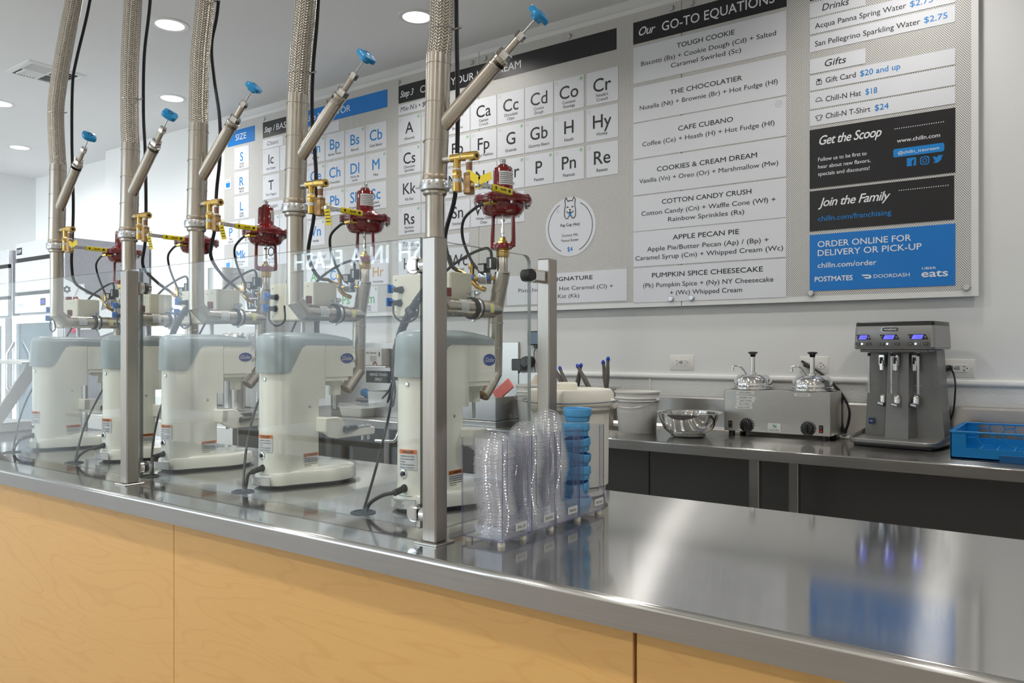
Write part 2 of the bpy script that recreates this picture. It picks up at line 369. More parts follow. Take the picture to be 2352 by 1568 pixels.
    def sheet(s, x0, x1, y0, y1, z0, z1, face, edge):
        """a thin clear sheet: its two large faces in one material, its rim in another"""
        d = (x1-x0, y1-y0, z1-z0); k = d.index(min(d)); i0 = s.use(face).mi; i1 = s.use(edge).mi
        old = set(s.bm.faces); s.box(x0, x1, y0, y1, z0, z1); s.bm.normal_update()
        for f in [q for q in s.bm.faces if q not in old]:
            f.material_index = i0 if abs(f.normal[k]) > .9 else i1
        return s
    def text(s, st, M, h, w=None, bold=0.0, shear=0.0, align='C', spacing=1.0, maxw=None):
        me = text_mesh(st, bold, shear, spacing); x0, x1, y0, y1 = _bb(me); sc = h/CAPH; sx = sc
        if w: sx = w/(x1-x0)
        elif maxw and (x1-x0)*sc > maxw: sx = maxw/(x1-x0)
        reps = [0.0]
        ox = {'C': -(x0+x1)/2, 'L': -x0, 'R': -x1}[align]*sx
        of = set(s.bm.faces); ov = set(s.bm.verts); s.bm.from_mesh(me)
        MM = M @ Matrix.Translation((ox, 0, 0)) @ Matrix.Diagonal((sx, sc, 1, 1))
        for v in s.bm.verts:
            if v not in ov: v.co = MM @ v.co
        for f in s.bm.faces:
            if f not in of: f.material_index = s.mi
        return s
    def disc(s, M, r, seg=20):
        s.poly([(r*cos(2*pi*i/seg), r*sin(2*pi*i/seg), 0) for i in range(seg)], [tuple(range(seg))], M); return s
    def ring(s, M, r0, r1, seg=20, a0=0, a1=2*pi):
        n = seg; vs = []; fs = []
        for i in range(n+1):
            a = a0+(a1-a0)*i/n; vs += [(r0*cos(a), r0*sin(a), 0), (r1*cos(a), r1*sin(a), 0)]
        for i in range(n): fs.append((2*i, 2*i+1, 2*i+3, 2*i+2))
        s.poly(vs, fs, M); return s
    def build(s, name, m=None, parent=None, angle=35, flat=False, uvbox=False, weighted=False):
        if m is not None and not s.mats: s.mats = [m]
        bmesh.ops.recalc_face_normals(s.bm, faces=s.bm.faces) if not flat else None
        if uvbox:
            L = s.bm.loops.layers.uv.verify()
            for f in s.bm.faces:
                for lp in f.loops: lp[L].uv = (lp.vert.co.x, lp.vert.co.y if abs(f.normal.z) > .5 else lp.vert.co.z)
        wn_ = None
        if weighted:
            s.bm.normal_update(); wn_ = [sum((f.normal*f.calc_area() for f in v.link_faces), Vector()).normalized() for v in s.bm.verts]
        me = bpy.data.meshes.new(name); s.bm.to_mesh(me); s.bm.free()
        if me.uv_layers: me.uv_layers[0].name = 'UVMap'
        for mm in s.mats: me.materials.append(mm)
        if not flat:
            me.polygons.foreach_set('use_smooth', [True]*len(me.polygons)); me.set_sharp_from_angle(angle=radians(angle))
        if wn_: me.normals_split_custom_set_from_vertices(wn_)
        o = bpy.data.objects.new(name, me); COL.objects.link(o)
        if parent is not None: o.parent = parent
        return o
def tag(o, label=None, cat=None, group=None, kind=None):
    if label: o['label'] = label
    if cat: o['category'] = cat
    if group: o['group'] = group
    if kind: o['kind'] = kind
    return o
def thing(name, loc, label, cat, group=None, rz=0):
    o = bpy.data.objects.new(name, None); COL.objects.link(o); o.location = loc; o.rotation_euler = (0, 0, rz); o.empty_display_size = .05
    return tag(o, label, cat, group)
def struct(o): o['kind'] = 'structure'; return o
KIDS = {}
def kids(o): return [c for c in bpy.data.objects if c.parent == o]
def copy_tree(o, parent=None, name=None):
    c = o.copy(); COL.objects.link(c); c.parent = parent
    for ch in kids(o): copy_tree(ch, c)
    return c
def smooth_path(pts, n=6):
    """Catmull-Rom through the points"""
    P = [Vector(p) for p in pts]; P = [P[0]*2-P[1]]+P+[P[-1]*2-P[-2]]; out = []
    for i in range(1, len(P)-2):
        for k in range(n):
            t = k/n; a, b, c, d = P[i-1:i+3]
            out.append(.5*((2*b)+(c-a)*t+(2*a-5*b+4*c-d)*t*t+(3*b-a-3*c+d)*t**3))
    out.append(P[-2]); return out
def wallM(x, z, y=3.73, rz=0): return Matrix.Translation((x, y, z)) @ Matrix.Rotation(pi/2, 4, 'X')
def rrect(x0, x1, y0, y1, r, n=4):
    out = []
    for cx_, cy_, a0 in ((x1-r, y1-r, 0), (x0+r, y1-r, 90), (x0+r, y0+r, 180), (x1-r, y0+r, 270)):
        for i in range(n+1):
            a = radians(a0+90*i/n); out.append((cx_+r*cos(a), cy_+r*sin(a)))
    return out
# ------------------------------------------------------------------ room shell
ZC = 3.155
def slab(name, *a, m=wall_paint): return struct(MB().box(*a).build(name, m))
struct(MB().box(-9.5, 3.2, -2.5, 4.2, -.1, 0).build('floor', floor_m))
struct(MB().box(-9.5, 3.2, -2.5, 4.2, ZC, ZC+.12).build('ceiling', ceil_paint))
slab('wall_back', -7.45, 3.2, 3.77, 4.15, 0, ZC)
slab('wall_back_recess', -9.4, -7.45, 3.93, 4.15, 0, ZC)
slab('wall_left', -9.4, -9.26, -2.4, 3.93, 0, ZC)
slab('wall_right', 3.0, 3.15, -2.4, 3.77, 0, ZC)
b = MB(); b.box(-9.4, WINX[0], -2.4, -2.2, 0, ZC); b.box(WINX[2], 3.1, -2.4, -2.2, 0, ZC); b.box(WINX[0], WINX[2], -2.4, -2.2, 0, .25); b.box(WINX[0], WINX[2], -2.4, -2.2, 2.85, ZC)
struct(b.build('wall_front', wall_paint))
for k in range(2):
    x0, x1 = WINX[k]+.02, WINX[k+1]-.02
    b = MB()
    for a in ((x0, x0+.06, .25, 2.85), (x1-.06, x1, .25, 2.85), (x0, x1, .25, .31), (x0, x1, 2.79, 2.85), ((x0+x1)/2-.03, (x0+x1)/2+.03, .31, 2.79)):
        b.box(a[0], a[1], -2.32, -2.26, a[2], a[3], .004)
    w = struct(b.build('window_%d' % (k+1), zinc))
    MB().box(x0+.06, x1-.06, -2.294, -2.288, .31, 2.79).build('pane', window_glass, w)
# chair rail, pebbled panels above the back counter, dark panels below it
b = MB(); prof = [(3.77, 1.150), (3.758, 1.150), (3.754, 1.154), (3.752, 1.164), (3.756, 1.174), (3.764, 1.178), (3.77, 1.178)]
b.prism(prof, -2.50, 2.98, 'x'); struct(b.build('trim_1', trim_white))
for i, (x0, x1) in enumerate(((-2.50, -1.848), (-1.836, .50), (.512, 2.98))):
    struct(tag(MB().box(x0, x1, 3.762, 3.77, .93, 1.152).build('trim_%d' % (i+2), frp)))
struct(MB().box(-1.849, -1.835, 3.757, 3.77, .93, 1.152, .002).build('trim_5', trim_white))
for i, (x0, x1) in enumerate(((-6.6, -4.28), (-4.27, -1.847), (-1.838, .60), (.608, 2.98))):
    struct(MB().box(x0, x1, 3.755, 3.77, .02, .85).build('wall_panel_back', dark_panel))

# ------------------------------------------------------------------ front counter: maple front, steel worktop
ct = thing('counter_cabinet', (0, 0, 0), 'long service counter front clad in pale maple panels with dark joints', 'counter')
MB().box(-5.0, 2.05, 1.18, 1.93, .02, .858).build('carcass', dark_panel, ct)
for x0 in (-4.60, -3.266, -1.930, -.590, .750):
    MB().box(x0, x0+1.334, 1.155, 1.179, .02, .858, .0012).build('panel', wood, ct)
MB().box(-5.0, -4.606, 1.155, 1.179, .02, .858, .0012).build('panel', wood, ct)
tp = thing('steel_worktop', (0, 0, 0), 'brushed stainless worktop of the front counter, carrying the five mixers', 'worktop')
GROM = [(-1.424, 1.345), (-1.902, 1.344), (-2.364, 1.335), (-2.855, 1.335), (-3.334, 1.33)]
b = MB(); b.box(-5.02, 2.1, 1.124, 1.972, .862, .91, .010, seg=4); b.build('top', steel_top, tp, uvbox=True, weighted=True)
b = MB(); b.box(-5.02, 2.1, 1.1232, 1.1245, .8615, .9005); b.build('fascia', steel_fascia, tp)
for x, y in GROM:
    g = MB(); g.lathe([(.031, .9102), (.031, .9120), (.028, .9132), (.0245, .9132), (.0245, .9106)], 28, TR(x, y)); g.use(black_rub)
    g.mats = [black_rub]; o = g.build('cable_grommet', None, tp)
    MB().disc(TR(x, y, .9108), .0245, 24).build('cable_hole', dark_void, o, flat=True)

# ------------------------------------------------------------------ back counter
wc = thing('back_counter', (0, 0, 0), 'long stainless counter along the back wall under the menu board', 'counter')
b = MB(); b.box(-4.30, 2.98, 3.107, 3.742, .864, .91, .006, seg=3); b.build('top', steel_wall, wc, uvbox=True, weighted=True); MB().box(-4.30, 2.98, 3.1062, 3.1075, .866, .904).build('fascia', steel_fascia, wc)
b = MB(); b.prism([(3.742, .905), (3.718, .905), (3.722, .912), (3.734, .924), (3.734, 1.058), (3.738, 1.066), (3.755, 1.069), (3.755, .905)], -2.50, 2.98, 'x'); b.build('backsplash', steel, wc, angle=15)
for x in (-1.606, -.945): MB().box(x-.001, x+.001, 3.1055, 3.108, .866, .905).build('seam', weld_steel, wc)
for x, y in ((-1.096, 3.20), (-1.062, 3.62), (.9, 3.2), (.9, 3.62), (-3.18, 3.2), (-3.20, 3.62), (-4.2, 3.2)):
    MB().box(x-.021, x+.021, y-.021, y+.021, .0, .866, .003).build('leg', steel, wc)

# ------------------------------------------------------------------ downlights and ceiling vent
for i, (x, y) in enumerate(DOWNLIGHTS):
    if i >= 5 and y < 2.6 and not (y == 2.5 and x < 0): pass
    lab = {0: 'round recessed ceiling light between the second and third braided hoses, upper one', 1: 'round recessed ceiling light just left of the nearest braided hose',
           2: 'round recessed ceiling light below and beyond the vent, beside the third hose', 3: 'farthest round recessed ceiling light, near the left wall',
           4: 'round recessed ceiling light cut by the left picture edge'}.get(i, 'round recessed ceiling light outside the picture')
    t = thing('downlight', (x, y, ZC), lab, 'ceiling light', 'recessed ceiling lights')
    MB().lathe([(.076, -.001), (.078, -.006), (.100, -.005), (.103, -.001), (.103, 0)], 40, cap=False).build('trim_ring', trim_white, t)
    MB().disc(TR(0, 0, -.003), .077, 40).build('lens', lens_em, t, flat=True)
v = thing('ceiling_vent', (-5.66, 2.465, ZC), 'square white ceiling air vent with four louvred quarters', 'vent')
b = MB(); s_ = .185
b.ring_loft([[(x*k, y*k, z) for x, y in ((-1, -1), (1, -1), (1, 1), (-1, 1))] for k, z in ((.15, -.002), (.15, -.010), (.172, -.010), (.185, -.002), (.185, 0))], False, False)
b.box(-.006, .006, -.15, .15, -.010, 0); b.box(-.15, .15, -.006, .006, -.0098, 0)
b.build('frame', trim_white, v); MB().box(-.15, .15, -.15, .15, -.002, 0).build('backing', dark_void, v)
for qx, qy, hor in ((-1, -1, 1), (1, 1, 1), (-1, 1, 0), (1, -1, 0)):
    for k in range(7):
        d = .014+k*.0185; c = qy*d if hor else qx*d
        M = TR(qx*.078 if hor else c, c if hor else qy*.078, -.006, rx=radians(35*qy) if hor else 0, ry=0 if hor else radians(-35*qx))
        (MB().box(-.070 if hor else -.006, .070 if hor else .006, -.006 if hor else -.070, .006 if hor else .070, -.0006, .0006, M=M)).build('louvre', trim_white, v)

# ------------------------------------------------------------------ menu board
mb_ = thing('menu_board', (0, 0, 0), 'wide white perforated metal menu board with periodic-table style menu cards', 'menu board')
YB = 3.735
for x0, x1 in ((-5.56, -4.2705), (-4.2675, -2.9595), (-2.9565, -1.6575), (-1.6545, -.358)):
    b = MB(); b.box(x0, x1, YB, YB+.014, 1.521, 3.092, .002); b.use(perf); b.mats = [trim_white, perf]; b.mi = 1
    r = .026 if x1 > -.4 else 0; l = .03 if x0 < -5.5 else 0
    b.poly([(x0+l+.001, YB-.0004, 1.548), (x1-r-.001, YB-.0004, 1.548), (x1-r-.001, YB-.0004, 3.064), (x0+l+.001, YB-.0004, 3.064)], [(0, 1, 2, 3)])
    b.build('perforated_sheet', None, mb_, flat=False)
for x in (-5.45, -5.02, -4.32, -4.21, -3.62, -3.01, -2.91, -2.32, -1.71, -1.60, -1.02, -.402):
    for z in (3.035, 1.560):
        if z < 2 and x in (-5.02, -3.62, -2.32): continue
        MB().lathe([(.0135, .0), (.0135, .010), (.011, .013), (.0, .0135)], 20, wallM(x, z, YB), cap=False).build('standoff_cap', zinc, mb_)
YT = YB-.0025
def card(x0, x1, z0, z1, m, lab):
    o = MB().box(x0, x1, YT, YB-.0004, z0, z1).build('menu_card', m, mb_); o['label'] = lab; return o
def M_(x, z): return wallM(x, z, YT-.0004)
def marks(b, x0, z1, gf=True, leaf=False, x1=None):
    if gf: b.use(grey_ring); b.ring(M_(x0+.018, z1-.018), .0088, .0100, 16); b.text('GF', M_(x0+.018, z1-.0205), .005)
    if leaf:
        b.use(green_ink); b.ring(M_(x1-.018, z1-.018), .0092, .0108, 16)
        b.poly([(-.006, -.004, 0), (-.003, .004, 0), (.006, .006, 0), (.004, -.002, 0), (-.001, -.006, 0)], [(0, 1, 2, 3, 4)], M_(x1-.018, z1-.018))
def tile(x0, z1, sym, cap1, cap2=None, ink_=ink, gf=True, leaf=False, w=.195, h=.178, sh=.070):
    cap = ' '.join(c for c in (cap1, cap2) if c)
    o = card(x0, x0+w, z1-h, z1, panel_white, ('white menu card reading %s %s' % (sym, cap)) if sym else 'white menu card mostly hidden behind a pipe')
    b = MB(); xc = x0+w/2
    if sym:
        b.use(ink_).text(sym, M_(xc, z1-.112), sh, bold=.008, maxw=w*.74)
        b.use(ink)
        if cap2: b.text(cap1, M_(xc, z1-.1400), .0160, maxw=w*.82, bold=.008); b.text(cap2, M_(xc, z1-.1635), .0160, maxw=w*.82, bold=.008)
        elif cap1: b.text(cap1, M_(xc, z1-.1535), .0172, maxw=w*.86, bold=.008)
    marks(b, x0, z1, gf, leaf, x0+w)
    if len(b.bm.verts): b.build('lettering', None, o, flat=True)
    else: b.bm.free()
def strip(x0, x1, z0, z1, txts, m, lab):
    """txts: (string, x, baseline z, cap height, ink, opts)"""
    o = card(x0, x1, z0, z1, m, lab); b = MB()
    for st, x, z, h, ik, kw in txts: b.use(ik).text(st, M_(x, z), h, **kw)
    if txts: b.build('lettering', None, o, flat=True)
    return o, b
SC = dict(shear=.32, bold=.012, spacing=.92)
# sizes
strip(-5.48, -5.136, 2.891, 3.007, [('SIZE', -5.308, 2.927, .046, white_ink, dict(w=.135, bold=.004))], panel_blue, 'blue menu heading reading SIZE')
for x, z, s_, c1, c2, lw in ((-5.392, 2.871, 'S', 'Small', '$5.75', 0), (-5.392, 2.680, 'R', 'Regular', '$6.35', 0), (-5.392, 2.488, 'L', 'Large', '$6.95', 0),
                             (-5.530, 2.296, 'P', 'Pint', '$10.95', 0), (-5.316, 2.299, 'Q', 'Quart', '$17.95', 0), (-5.400, 2.112, 'Mk', 'Milkshakes', '$7.85', 0)):
    tile(x, z, s_, c1, c2, blue_ink, gf=False, w=.187, h=.174, sh=.066)
for x, z, k in ((-5.517, 2.640, 0), (-5.515, 2.012, 1)):
    o = card(x, x+.085, z-.082, z, panel_white, 'small white icon card with a blue cup' if k == 0 else 'small white icon card with a blue shake')
    b = MB().use(blue_ink); b.poly([(-.024, -.022, 0), (.024, -.022, 0), (.028, .014, 0), (-.028, .014, 0)], [(0, 1, 2, 3)], M_(x+.042, z-.045))
    if k == 0: b.ring(M_(x+.042, z-.031), .013, .017, 14, 0, pi)
    else: b.poly([(-.003, .014, 0), (.003, .014, 0), (.012, .034, 0), (.007, .034, 0)], [(0, 1, 2, 3)], M_(x+.042, z-.045))
    b.build('icon', None, o, flat=True)
# step 1
strip(-5.036, -4.60, 2.893, 3.010, [('Step 1', -4.955, 2.932, .040, white_ink, dict(w=.125, **SC)), ('BASE', -4.80, 2.930, .044, white_ink, dict(w=.15, bold=.003))], panel_black, 'black menu heading reading Step 1 BASE')
strip(-5.035, -4.797, 2.806, 2.877, [('Classic', -4.916, 2.829, .030, ink, dict(w=.135, shear=.2))], panel_white, 'white menu strip reading Classic')
tile(-5.035, 2.800, 'Ic', 'Ice Cream'); tile(-4.832, 2.800, '', '')
tile(-5.035, 2.605, 'T', 'Tart Yogurt')
strip(-5.035, -4.797, 2.333, 2.402, [('Vegan', -4.916, 2.356, .030, ink, dict(w=.11, shear=.2))], panel_white, 'white menu strip behind the red valve')
for x, z in ((-5.035, 2.300), (-4.832, 2.300), (-4.832, 2.108)): tile(x, z, '', '', leaf=True)
tile(-5.035, 2.108, 'O', 'Oat Milk', '($.75)', leaf=True)
# step 2
strip(-4.532, -3.726, 2.896, 3.012, [('Step 2', -4.455, 2.933, .040, white_ink, dict(w=.12, **SC)), ('FLAVOR', -4.205, 2.930, .044, white_ink, dict(w=.26, bold=.003))], panel_blue, 'blue menu heading reading Step 2 FLAVOR')
strip(-4.532, -4.19, 2.816, 2.884, [], panel_white, 'white menu strip under the Step 2 heading')
c2 = (-4.530, -4.330, -4.128, -3.926)
for r_, row in enumerate(((('Bn', 'Banana', None, 1), ('Bp', 'Butter Pecan', None, 0), ('Bs', 'Biscotti', None, 1), ('Cb', 'Cake Batter', None, 0)),
                          (('Ce', 'Coffee', None, 1), ('Ch', 'Chocolate', None, 0), ('Dl', 'Dulce de', 'Leche', 0), ('M', 'Mint', None, 1)),
                          (('Nt', 'Nutella', None, 0), ('Pb', 'Peanut Butter', None, 1), ('Sb', 'Strawberry', None, 1), ('Sc', 'Salted', 'Caramel', 0)))):
    for x, (s_, a, b_, lf) in zip(c2, row): tile(x, 2.806-.197*r_, s_, a, b_, blue_ink, leaf=bool(lf), w=.192)
tile(-4.530, 2.217, 'Vn', 'Vanilla', None, blue_ink, leaf=True, w=.192)
strip(-4.530, -4.285, 1.922, 1.992, [('Seasonal', -4.408, 1.945, .028, ink, dict(w=.165, shear=.2))], panel_white, 'white menu strip reading Seasonal')
for x, s_, a, ik in ((-4.530, 'Ap', 'Apple Pie', green_ink), (-4.325, 'Cn', 'Cotton Candy', blue_ink), (-3.905, 'Hr', 'Horchata', ochre_ink)): tile(x, 1.897, s_, a, None, ik, h=.166, w=.192, sh=.064)
for x, s_, a, c, lf in ((-4.425, 'Pk', 'Pumpkin', 'Spice', 1), (-4.215, 'Ps', 'Pistachio', None, 0), (-4.005, 'Gm', 'Matcha', '(+$.75)', 1)): tile(x, 1.722, s_, a, c, green_ink, leaf=bool(lf), h=.172, w=.192, sh=.064)
# step 3
strip(-3.622, -2.025, 2.897, 3.011, [('Step 3', -3.548, 2.933, .040, white_ink, dict(w=.118, **SC)), ('CREATE YOUR ICE CREAM', -3.432, 2.930, .044, white_ink, dict(w=.785, bold=.003, align='L'))], panel_black, 'long black menu heading reading Step 3 CREATE YOUR ICE CREAM')
strip(-3.623, -3.27, 2.821, 2.885, [("Mix-N's \u2022 $.75", -3.605, 2.841, .030, ink, dict(w=.27, shear=.2, align='L'))], panel_white, "white menu strip reading Mix-N's")
c3 = (-3.623, -3.420, -3.220, -3.017, -2.816, -2.618, -2.418, -2.208)
rows3 = (
    (('A', 'Almonds', None, 1), ('', '', None, 0), ('Br', 'Brownie', None, 0), ('Ca', 'Captain', 'Crunch', 0), ('Cc', 'Chocolate', 'Chips', 0), ('Cd', 'Cookie', 'Dough', 0), ('Co', 'Coconut', 'Shavings', 1), ('Cr', "Nestle's", 'Crunch', 0)),
    (('Cs', 'Chocolate', 'Sprinkles', 1), ('', '', None, 0), ('Fb', 'Fresh Berries', None, 1), ('Fp', 'Fruity Pebbles', None, 0), ('G', 'Granola', None, 1), ('Gb', 'Gummy Bears', None, 0), ('H', 'Heath', None, 0), ('Hy', 'Honey', None, 0)),
    (('Kk', 'Kit Kat', None, 0), ('', '', None, 0), ('Mw', 'Marshmallow', None, 0), ('Ny', 'NY Cheesecake', None, 0), ('Or', 'Oreo', None, 1), ('P', 'Pecans', None, 1), ('Pn', 'Peanuts', None, 1), ('Re', 'Reeses', None, 0)),
    (('Rs', 'Rainbow', 'Sprinkles', 1), ('', '', None, 0), ('Sn', 'Snickers', None, 0), ('Wh', 'White Choc', 'Chips', 0), ('Wf', 'Waffle Cone', None, 0)))
for r_, row in enumerate(rows3):
    for x, (s_, a, b_, lf) in zip(c3, row): tile(x, 2.805-.1955*r_, s_, a, b_, ink_soft if 0 else ink, gf=s_ not in ('Cd', 'Br', 'Cr', 'Kk', 'Or'), leaf=bool(lf), w=.193)
strip(-3.623, -3.375, 1.945, 2.010, [('Toppings', -3.50, 1.966, .028, ink, dict(w=.17, shear=.2))], panel_white, 'white menu strip reading Toppings')
strip(-3.220, -3.03, 1.945, 2.010, [], panel_white, 'blank white menu strip beside the near post')
tile(-3.623, 1.930, 'Hf', 'Hot', 'Fudge', h=.182); tile(-3.420, 1.930, '', '', h=.182); tile(-3.214, 1.925, 'Wc', 'Whipped', 'Cream', h=.182)
strip(-2.747, -1.963, 1.559, 1.728, [('OUR SIGNATURE', -2.355, 1.684, .0215, ink, dict(w=.37, bold=.012)), ('Pistachio (Ps) + Hot Caramel (Cl) +', -2.355, 1.631, .0215, ink, dict(w=.62)), ('Kit Kat (Kk)', -2.355, 1.588, .0215, ink, dict(w=.20))], panel_white, 'wide white menu card ending in SIGNATURE behind the rear post')
# pup cup roundel
o = MB().lathe([(.163, 0), (.163, .0022), (0, .0022)], 48, wallM(-2.314, 1.980, YB), cap=False).build('menu_card', panel_white, mb_); o['label'] = 'round white menu card for the Pup Cup with a line-drawn dog'
b = MB().use(ink)
for a0, a1 in ((60, 118), ): pass
b.ring(M_(-2.314, 1.980), .141, .1445, 40, radians(118), radians(246)); b.ring(M_(-2.314, 1.980), .141, .1445, 40, radians(-66), radians(62))
b.text('Pup Cup (4oz)', M_(-2.314, 1.985), .0155, w=.125, bold=.012); b.text('Coconut Milk', M_(-2.314, 1.928), .0135, w=.105); b.text('Peanut Butter', M_(-2.314, 1.900), .0135, w=.112)
Mx = M_(-2.314, 2.072)
def stroke(pts, r=.0021): b.tube([(x, y, 0) for x, y in pts], r, 5, M=Mx)
stroke([(-.030, .030), (-.034, .058), (-.024, .070), (-.015, .052)]); stroke([(.030, .030), (.034, .058), (.024, .070), (.015, .052)]); stroke([(-.015, .050), (0, .054), (.015, .050)])
stroke([(-.030, .030), (-.036, .002), (-.036, -.030), (-.026, -.044), (-.012, -.044), (-.010, -.030)]); stroke([(.030, .030), (.036, .002), (.036, -.030), (.026, -.044), (.012, -.044), (.010, -.030)])
stroke([(-.022, .016), (-.015, .021), (-.009, .016)]); stroke([(.022, .016), (.015, .021), (.009, .016)]); b.disc(TR(0, 0, 0), .0001); b.poly([(-.008, .006, 0), (.008, .006, 0), (0, -.004, 0)], [(0, 1, 2)], Mx)
stroke([(-.022, -.004), (-.014, -.014), (-.003, -.012), (0, -.004), (.003, -.012), (.014, -.014), (.022, -.004)])
b.use(blue_ink); b.poly([(-.008, -.014, 0), (.008, -.014, 0), (.007, -.032, 0), (0, -.037, 0), (-.007, -.032, 0)], [(0, 1, 2, 3, 4)], Mx); b.text('$4', M_(-2.314, 1.845), .024, bold=.01)
marks(b, -2.314-.098+.0, 2.092); b.build('lettering', None, o, flat=True)
# go-to equations
strip(-1.925, -1.132, 2.899, 3.013, [('Our', -1.845, 2.937, .042, white_ink, dict(w=.095, **SC)), ('GO-TO EQUATIONS', -1.762, 2.932, .046, white_ink, dict(w=.575, bold=.006, align='L'))], panel_black, 'black menu heading reading Our GO-TO EQUATIONS')
EQ = (('TOUGH COOKIE', 'Biscotti (Bs) + Cookie Dough (Cd) + Salted', 'Caramel Swirled (Sc)', .300, .700, .365), ('THE CHOCOLATIER', 'Nutella (Nt) + Brownie (Br) + Hot Fudge (Hf)', None, .375, .715, 0),
      ('CAFE CUBANO', 'Coffee (Ce) + Heath (H) + Hot Fudge (Hf)', None, .285, .685, 0), ('COOKIES & CREAM DREAM', 'Vanilla (Vn) + Oreo (Or) + Marshmallow (Mw)', None, .52, .72, 0),
      ('COTTON CANDY CRUSH', 'Cotton Candy (Cn) + Waffle Cone (Wf) +', 'Rainbow Sprinkles (Rs)', .465, .695, .395), ('APPLE PECAN PIE', 'Apple Pie/Butter Pecan (Ap) / (Bp) +', 'Caramel Syrup (Cm) + Whipped Cream (Wc)', .345, .63, .765),
      ('PUMPKIN SPICE CHEESECAKE', '(Pk) Pumpkin Spice + (Ny) NY Cheesecake', '+ (Wc) Whipped Cream', .575, .675, .375))
for i, (t1, t2, t3, w1, w2, w3) in enumerate(EQ):
    z1 = (2.881, 2.672, 2.481, 2.291, 2.101, 1.914, 1.727)[i]; z0 = (2.693, 2.488, 2.299, 2.108, 1.919, 1.734, 1.547)[i]; xc = -1.53
    tx = [(t1, xc, z1-(.054 if t3 else .074), .0235, ink, dict(w=w1, bold=.010))]
    if t3: tx += [(t2, xc, z1-.104, .0225, ink, dict(w=w2, bold=.003)), (t3, xc, z1-.147, .0225, ink, dict(w=w3, bold=.003))]
    else: tx += [(t2, xc, z1-.124, .0225, ink, dict(w=w2, bold=.003))]
    o, _b = strip(-1.925, -1.134, z0, z1, tx, panel_white, 'white menu card reading '+t1)
    if i == 2: b = MB().use(grey_ring); b.ring(M_(-1.168, z1-.030), .0135, .0152, 20); b.text('GF', M_(-1.168, z1-.034), .008); b.build('badge', None, o, flat=True)
# drinks and gifts
strip(-1.027, -.442, 2.897, 3.013, [], panel_black, 'black menu heading cut by the picture top edge')
strip(-1.027, -.789, 2.818, 2.885, [('Drinks', -.915, 2.838, .030, ink, dict(w=.115, shear=.2, bold=.004))], panel_white, 'white menu strip reading Drinks')
for st, pr_, z0, z1, w1, w2 in (('Acqua Panna Spring Water', '$2.75', 2.742, 2.810, .378, .088), ('San Pellegrino Sparkling Water', '$2.75', 2.661, 2.733, .432, .088)):
    strip(-1.027, -.442, z0, z1, [(st, -1.004, z0+.022, .0235, ink, dict(w=w1, bold=.004, align='L')), (pr_, -1.004+w1+.014, z0+.022, .0245, blue_ink, dict(w=w2, bold=.008, align='L'))], panel_white, 'white menu strip reading '+st)
strip(-1.027, -.789, 2.562, 2.628, [('Gifts', -.915, 2.583, .030, ink, dict(w=.092, shear=.2, bold=.004))], panel_white, 'white menu strip reading Gifts')
for k, (st, pr_, z0, z1, w1, w2) in enumerate((('Gift Card', '$20 and up', 2.485, 2.553, .128, .162), ('Chill-N Hat', '$18', 2.400, 2.477, .150, .048), ('Chill-N T-Shirt', '$24', 2.323, 2.392, .188, .056))):
    o, _b = strip(-1.027, -.442, z0, z1, [(st, -.957, z0+.024, .0235, ink, dict(w=w1, bold=.004, align='L')), (pr_, -.957+w1+.018, z0+.024, .0245, blue_ink, dict(w=w2, bold=.008, align='L'))], panel_white, 'white menu strip reading '+st)
    b = MB().use(ink); Mx = M_(-.986, (z0+z1)/2)
    def stroke(pts, r=.0012): b.tube([(x, y, 0) for x, y in pts], r, 4, M=Mx)
    if k == 0: stroke([(-.011, -.012), (.011, -.012), (.011, .005), (-.011, .005), (-.011, -.012)]); stroke([(0, -.012), (0, .005)]); stroke([(0, .005), (-.008, .013), (-.002, .013), (0, .006), (.003, .013), (.008, .012), (0, .005)])
    elif k == 1: stroke([(-.015, -.007), (-.010, .006), (0, .010), (.009, .004), (.010, -.006), (-.015, -.007)]); stroke([(.010, -.006), (.017, -.008)])
    else: stroke([(-.006, .011), (-.015, .006), (-.012, -.002), (-.008, 0), (-.008, -.013), (.008, -.013), (.008, 0), (.012, -.002), (.015, .006), (.006, .011), (0, .008), (-.006, .011)])
    b.build('icon', None, o, flat=True)
o, _b = strip(-1.027, -.442, 2.038, 2.306, [('Get the Scoop', -.985, 2.232, .040, white_ink, dict(w=.262, align='L', **SC)), ('Follow us to be first to', -.990, 2.158, .0165, white_ink, dict(w=.206, bold=.006, align='L')),
    ('hear about new flavors,', -.990, 2.125, .0165, white_ink, dict(w=.222, bold=.006, align='L')), ('specials and discounts!', -.990, 2.092, .0165, white_ink, dict(w=.218, bold=.006, align='L')), ('www.chilln.com', -.580, 2.193, .0165, white_ink, dict(w=.165, bold=.010))], panel_black, 'black menu card reading Get the Scoop')
b = MB(); b.use(blue_ink); b.poly([(p[0], p[1], 0) for p in rrect(-.677, -.482, 2.131, 2.167, .008)], [tuple(range(20))], M_(0, 0)); b.use(white_ink)
for v_ in (): pass
b.text('@chilln_icecream', wallM(-.580, 2.142, YT-.0008), .0125, w=.158, bold=.006)
for i in range(22): b.poly([(-.672+i*.0088, 2.252, 0), (-.6685+i*.0088, 2.252, 0), (-.6685+i*.0088, 2.256, 0), (-.672+i*.0088, 2.256, 0)], [(0, 1, 2, 3)], M_(0, 0))
b.use(blue_ink); b.poly([(-.624, 2.086, 0), (-.588, 2.086, 0), (-.588, 2.121, 0), (-.624, 2.121, 0)], [(0, 1, 2, 3)], M_(0, 0)); b.use(panel_black).text('f', wallM(-.600, 2.087, YT-.0008), .024, bold=.03)
b.use(blue_ink)
ro = rrect(-.573, -.538, 2.085, 2.120, .009); ri = rrect(-.569, -.542, 2.089, 2.116, .006); n = len(ro)
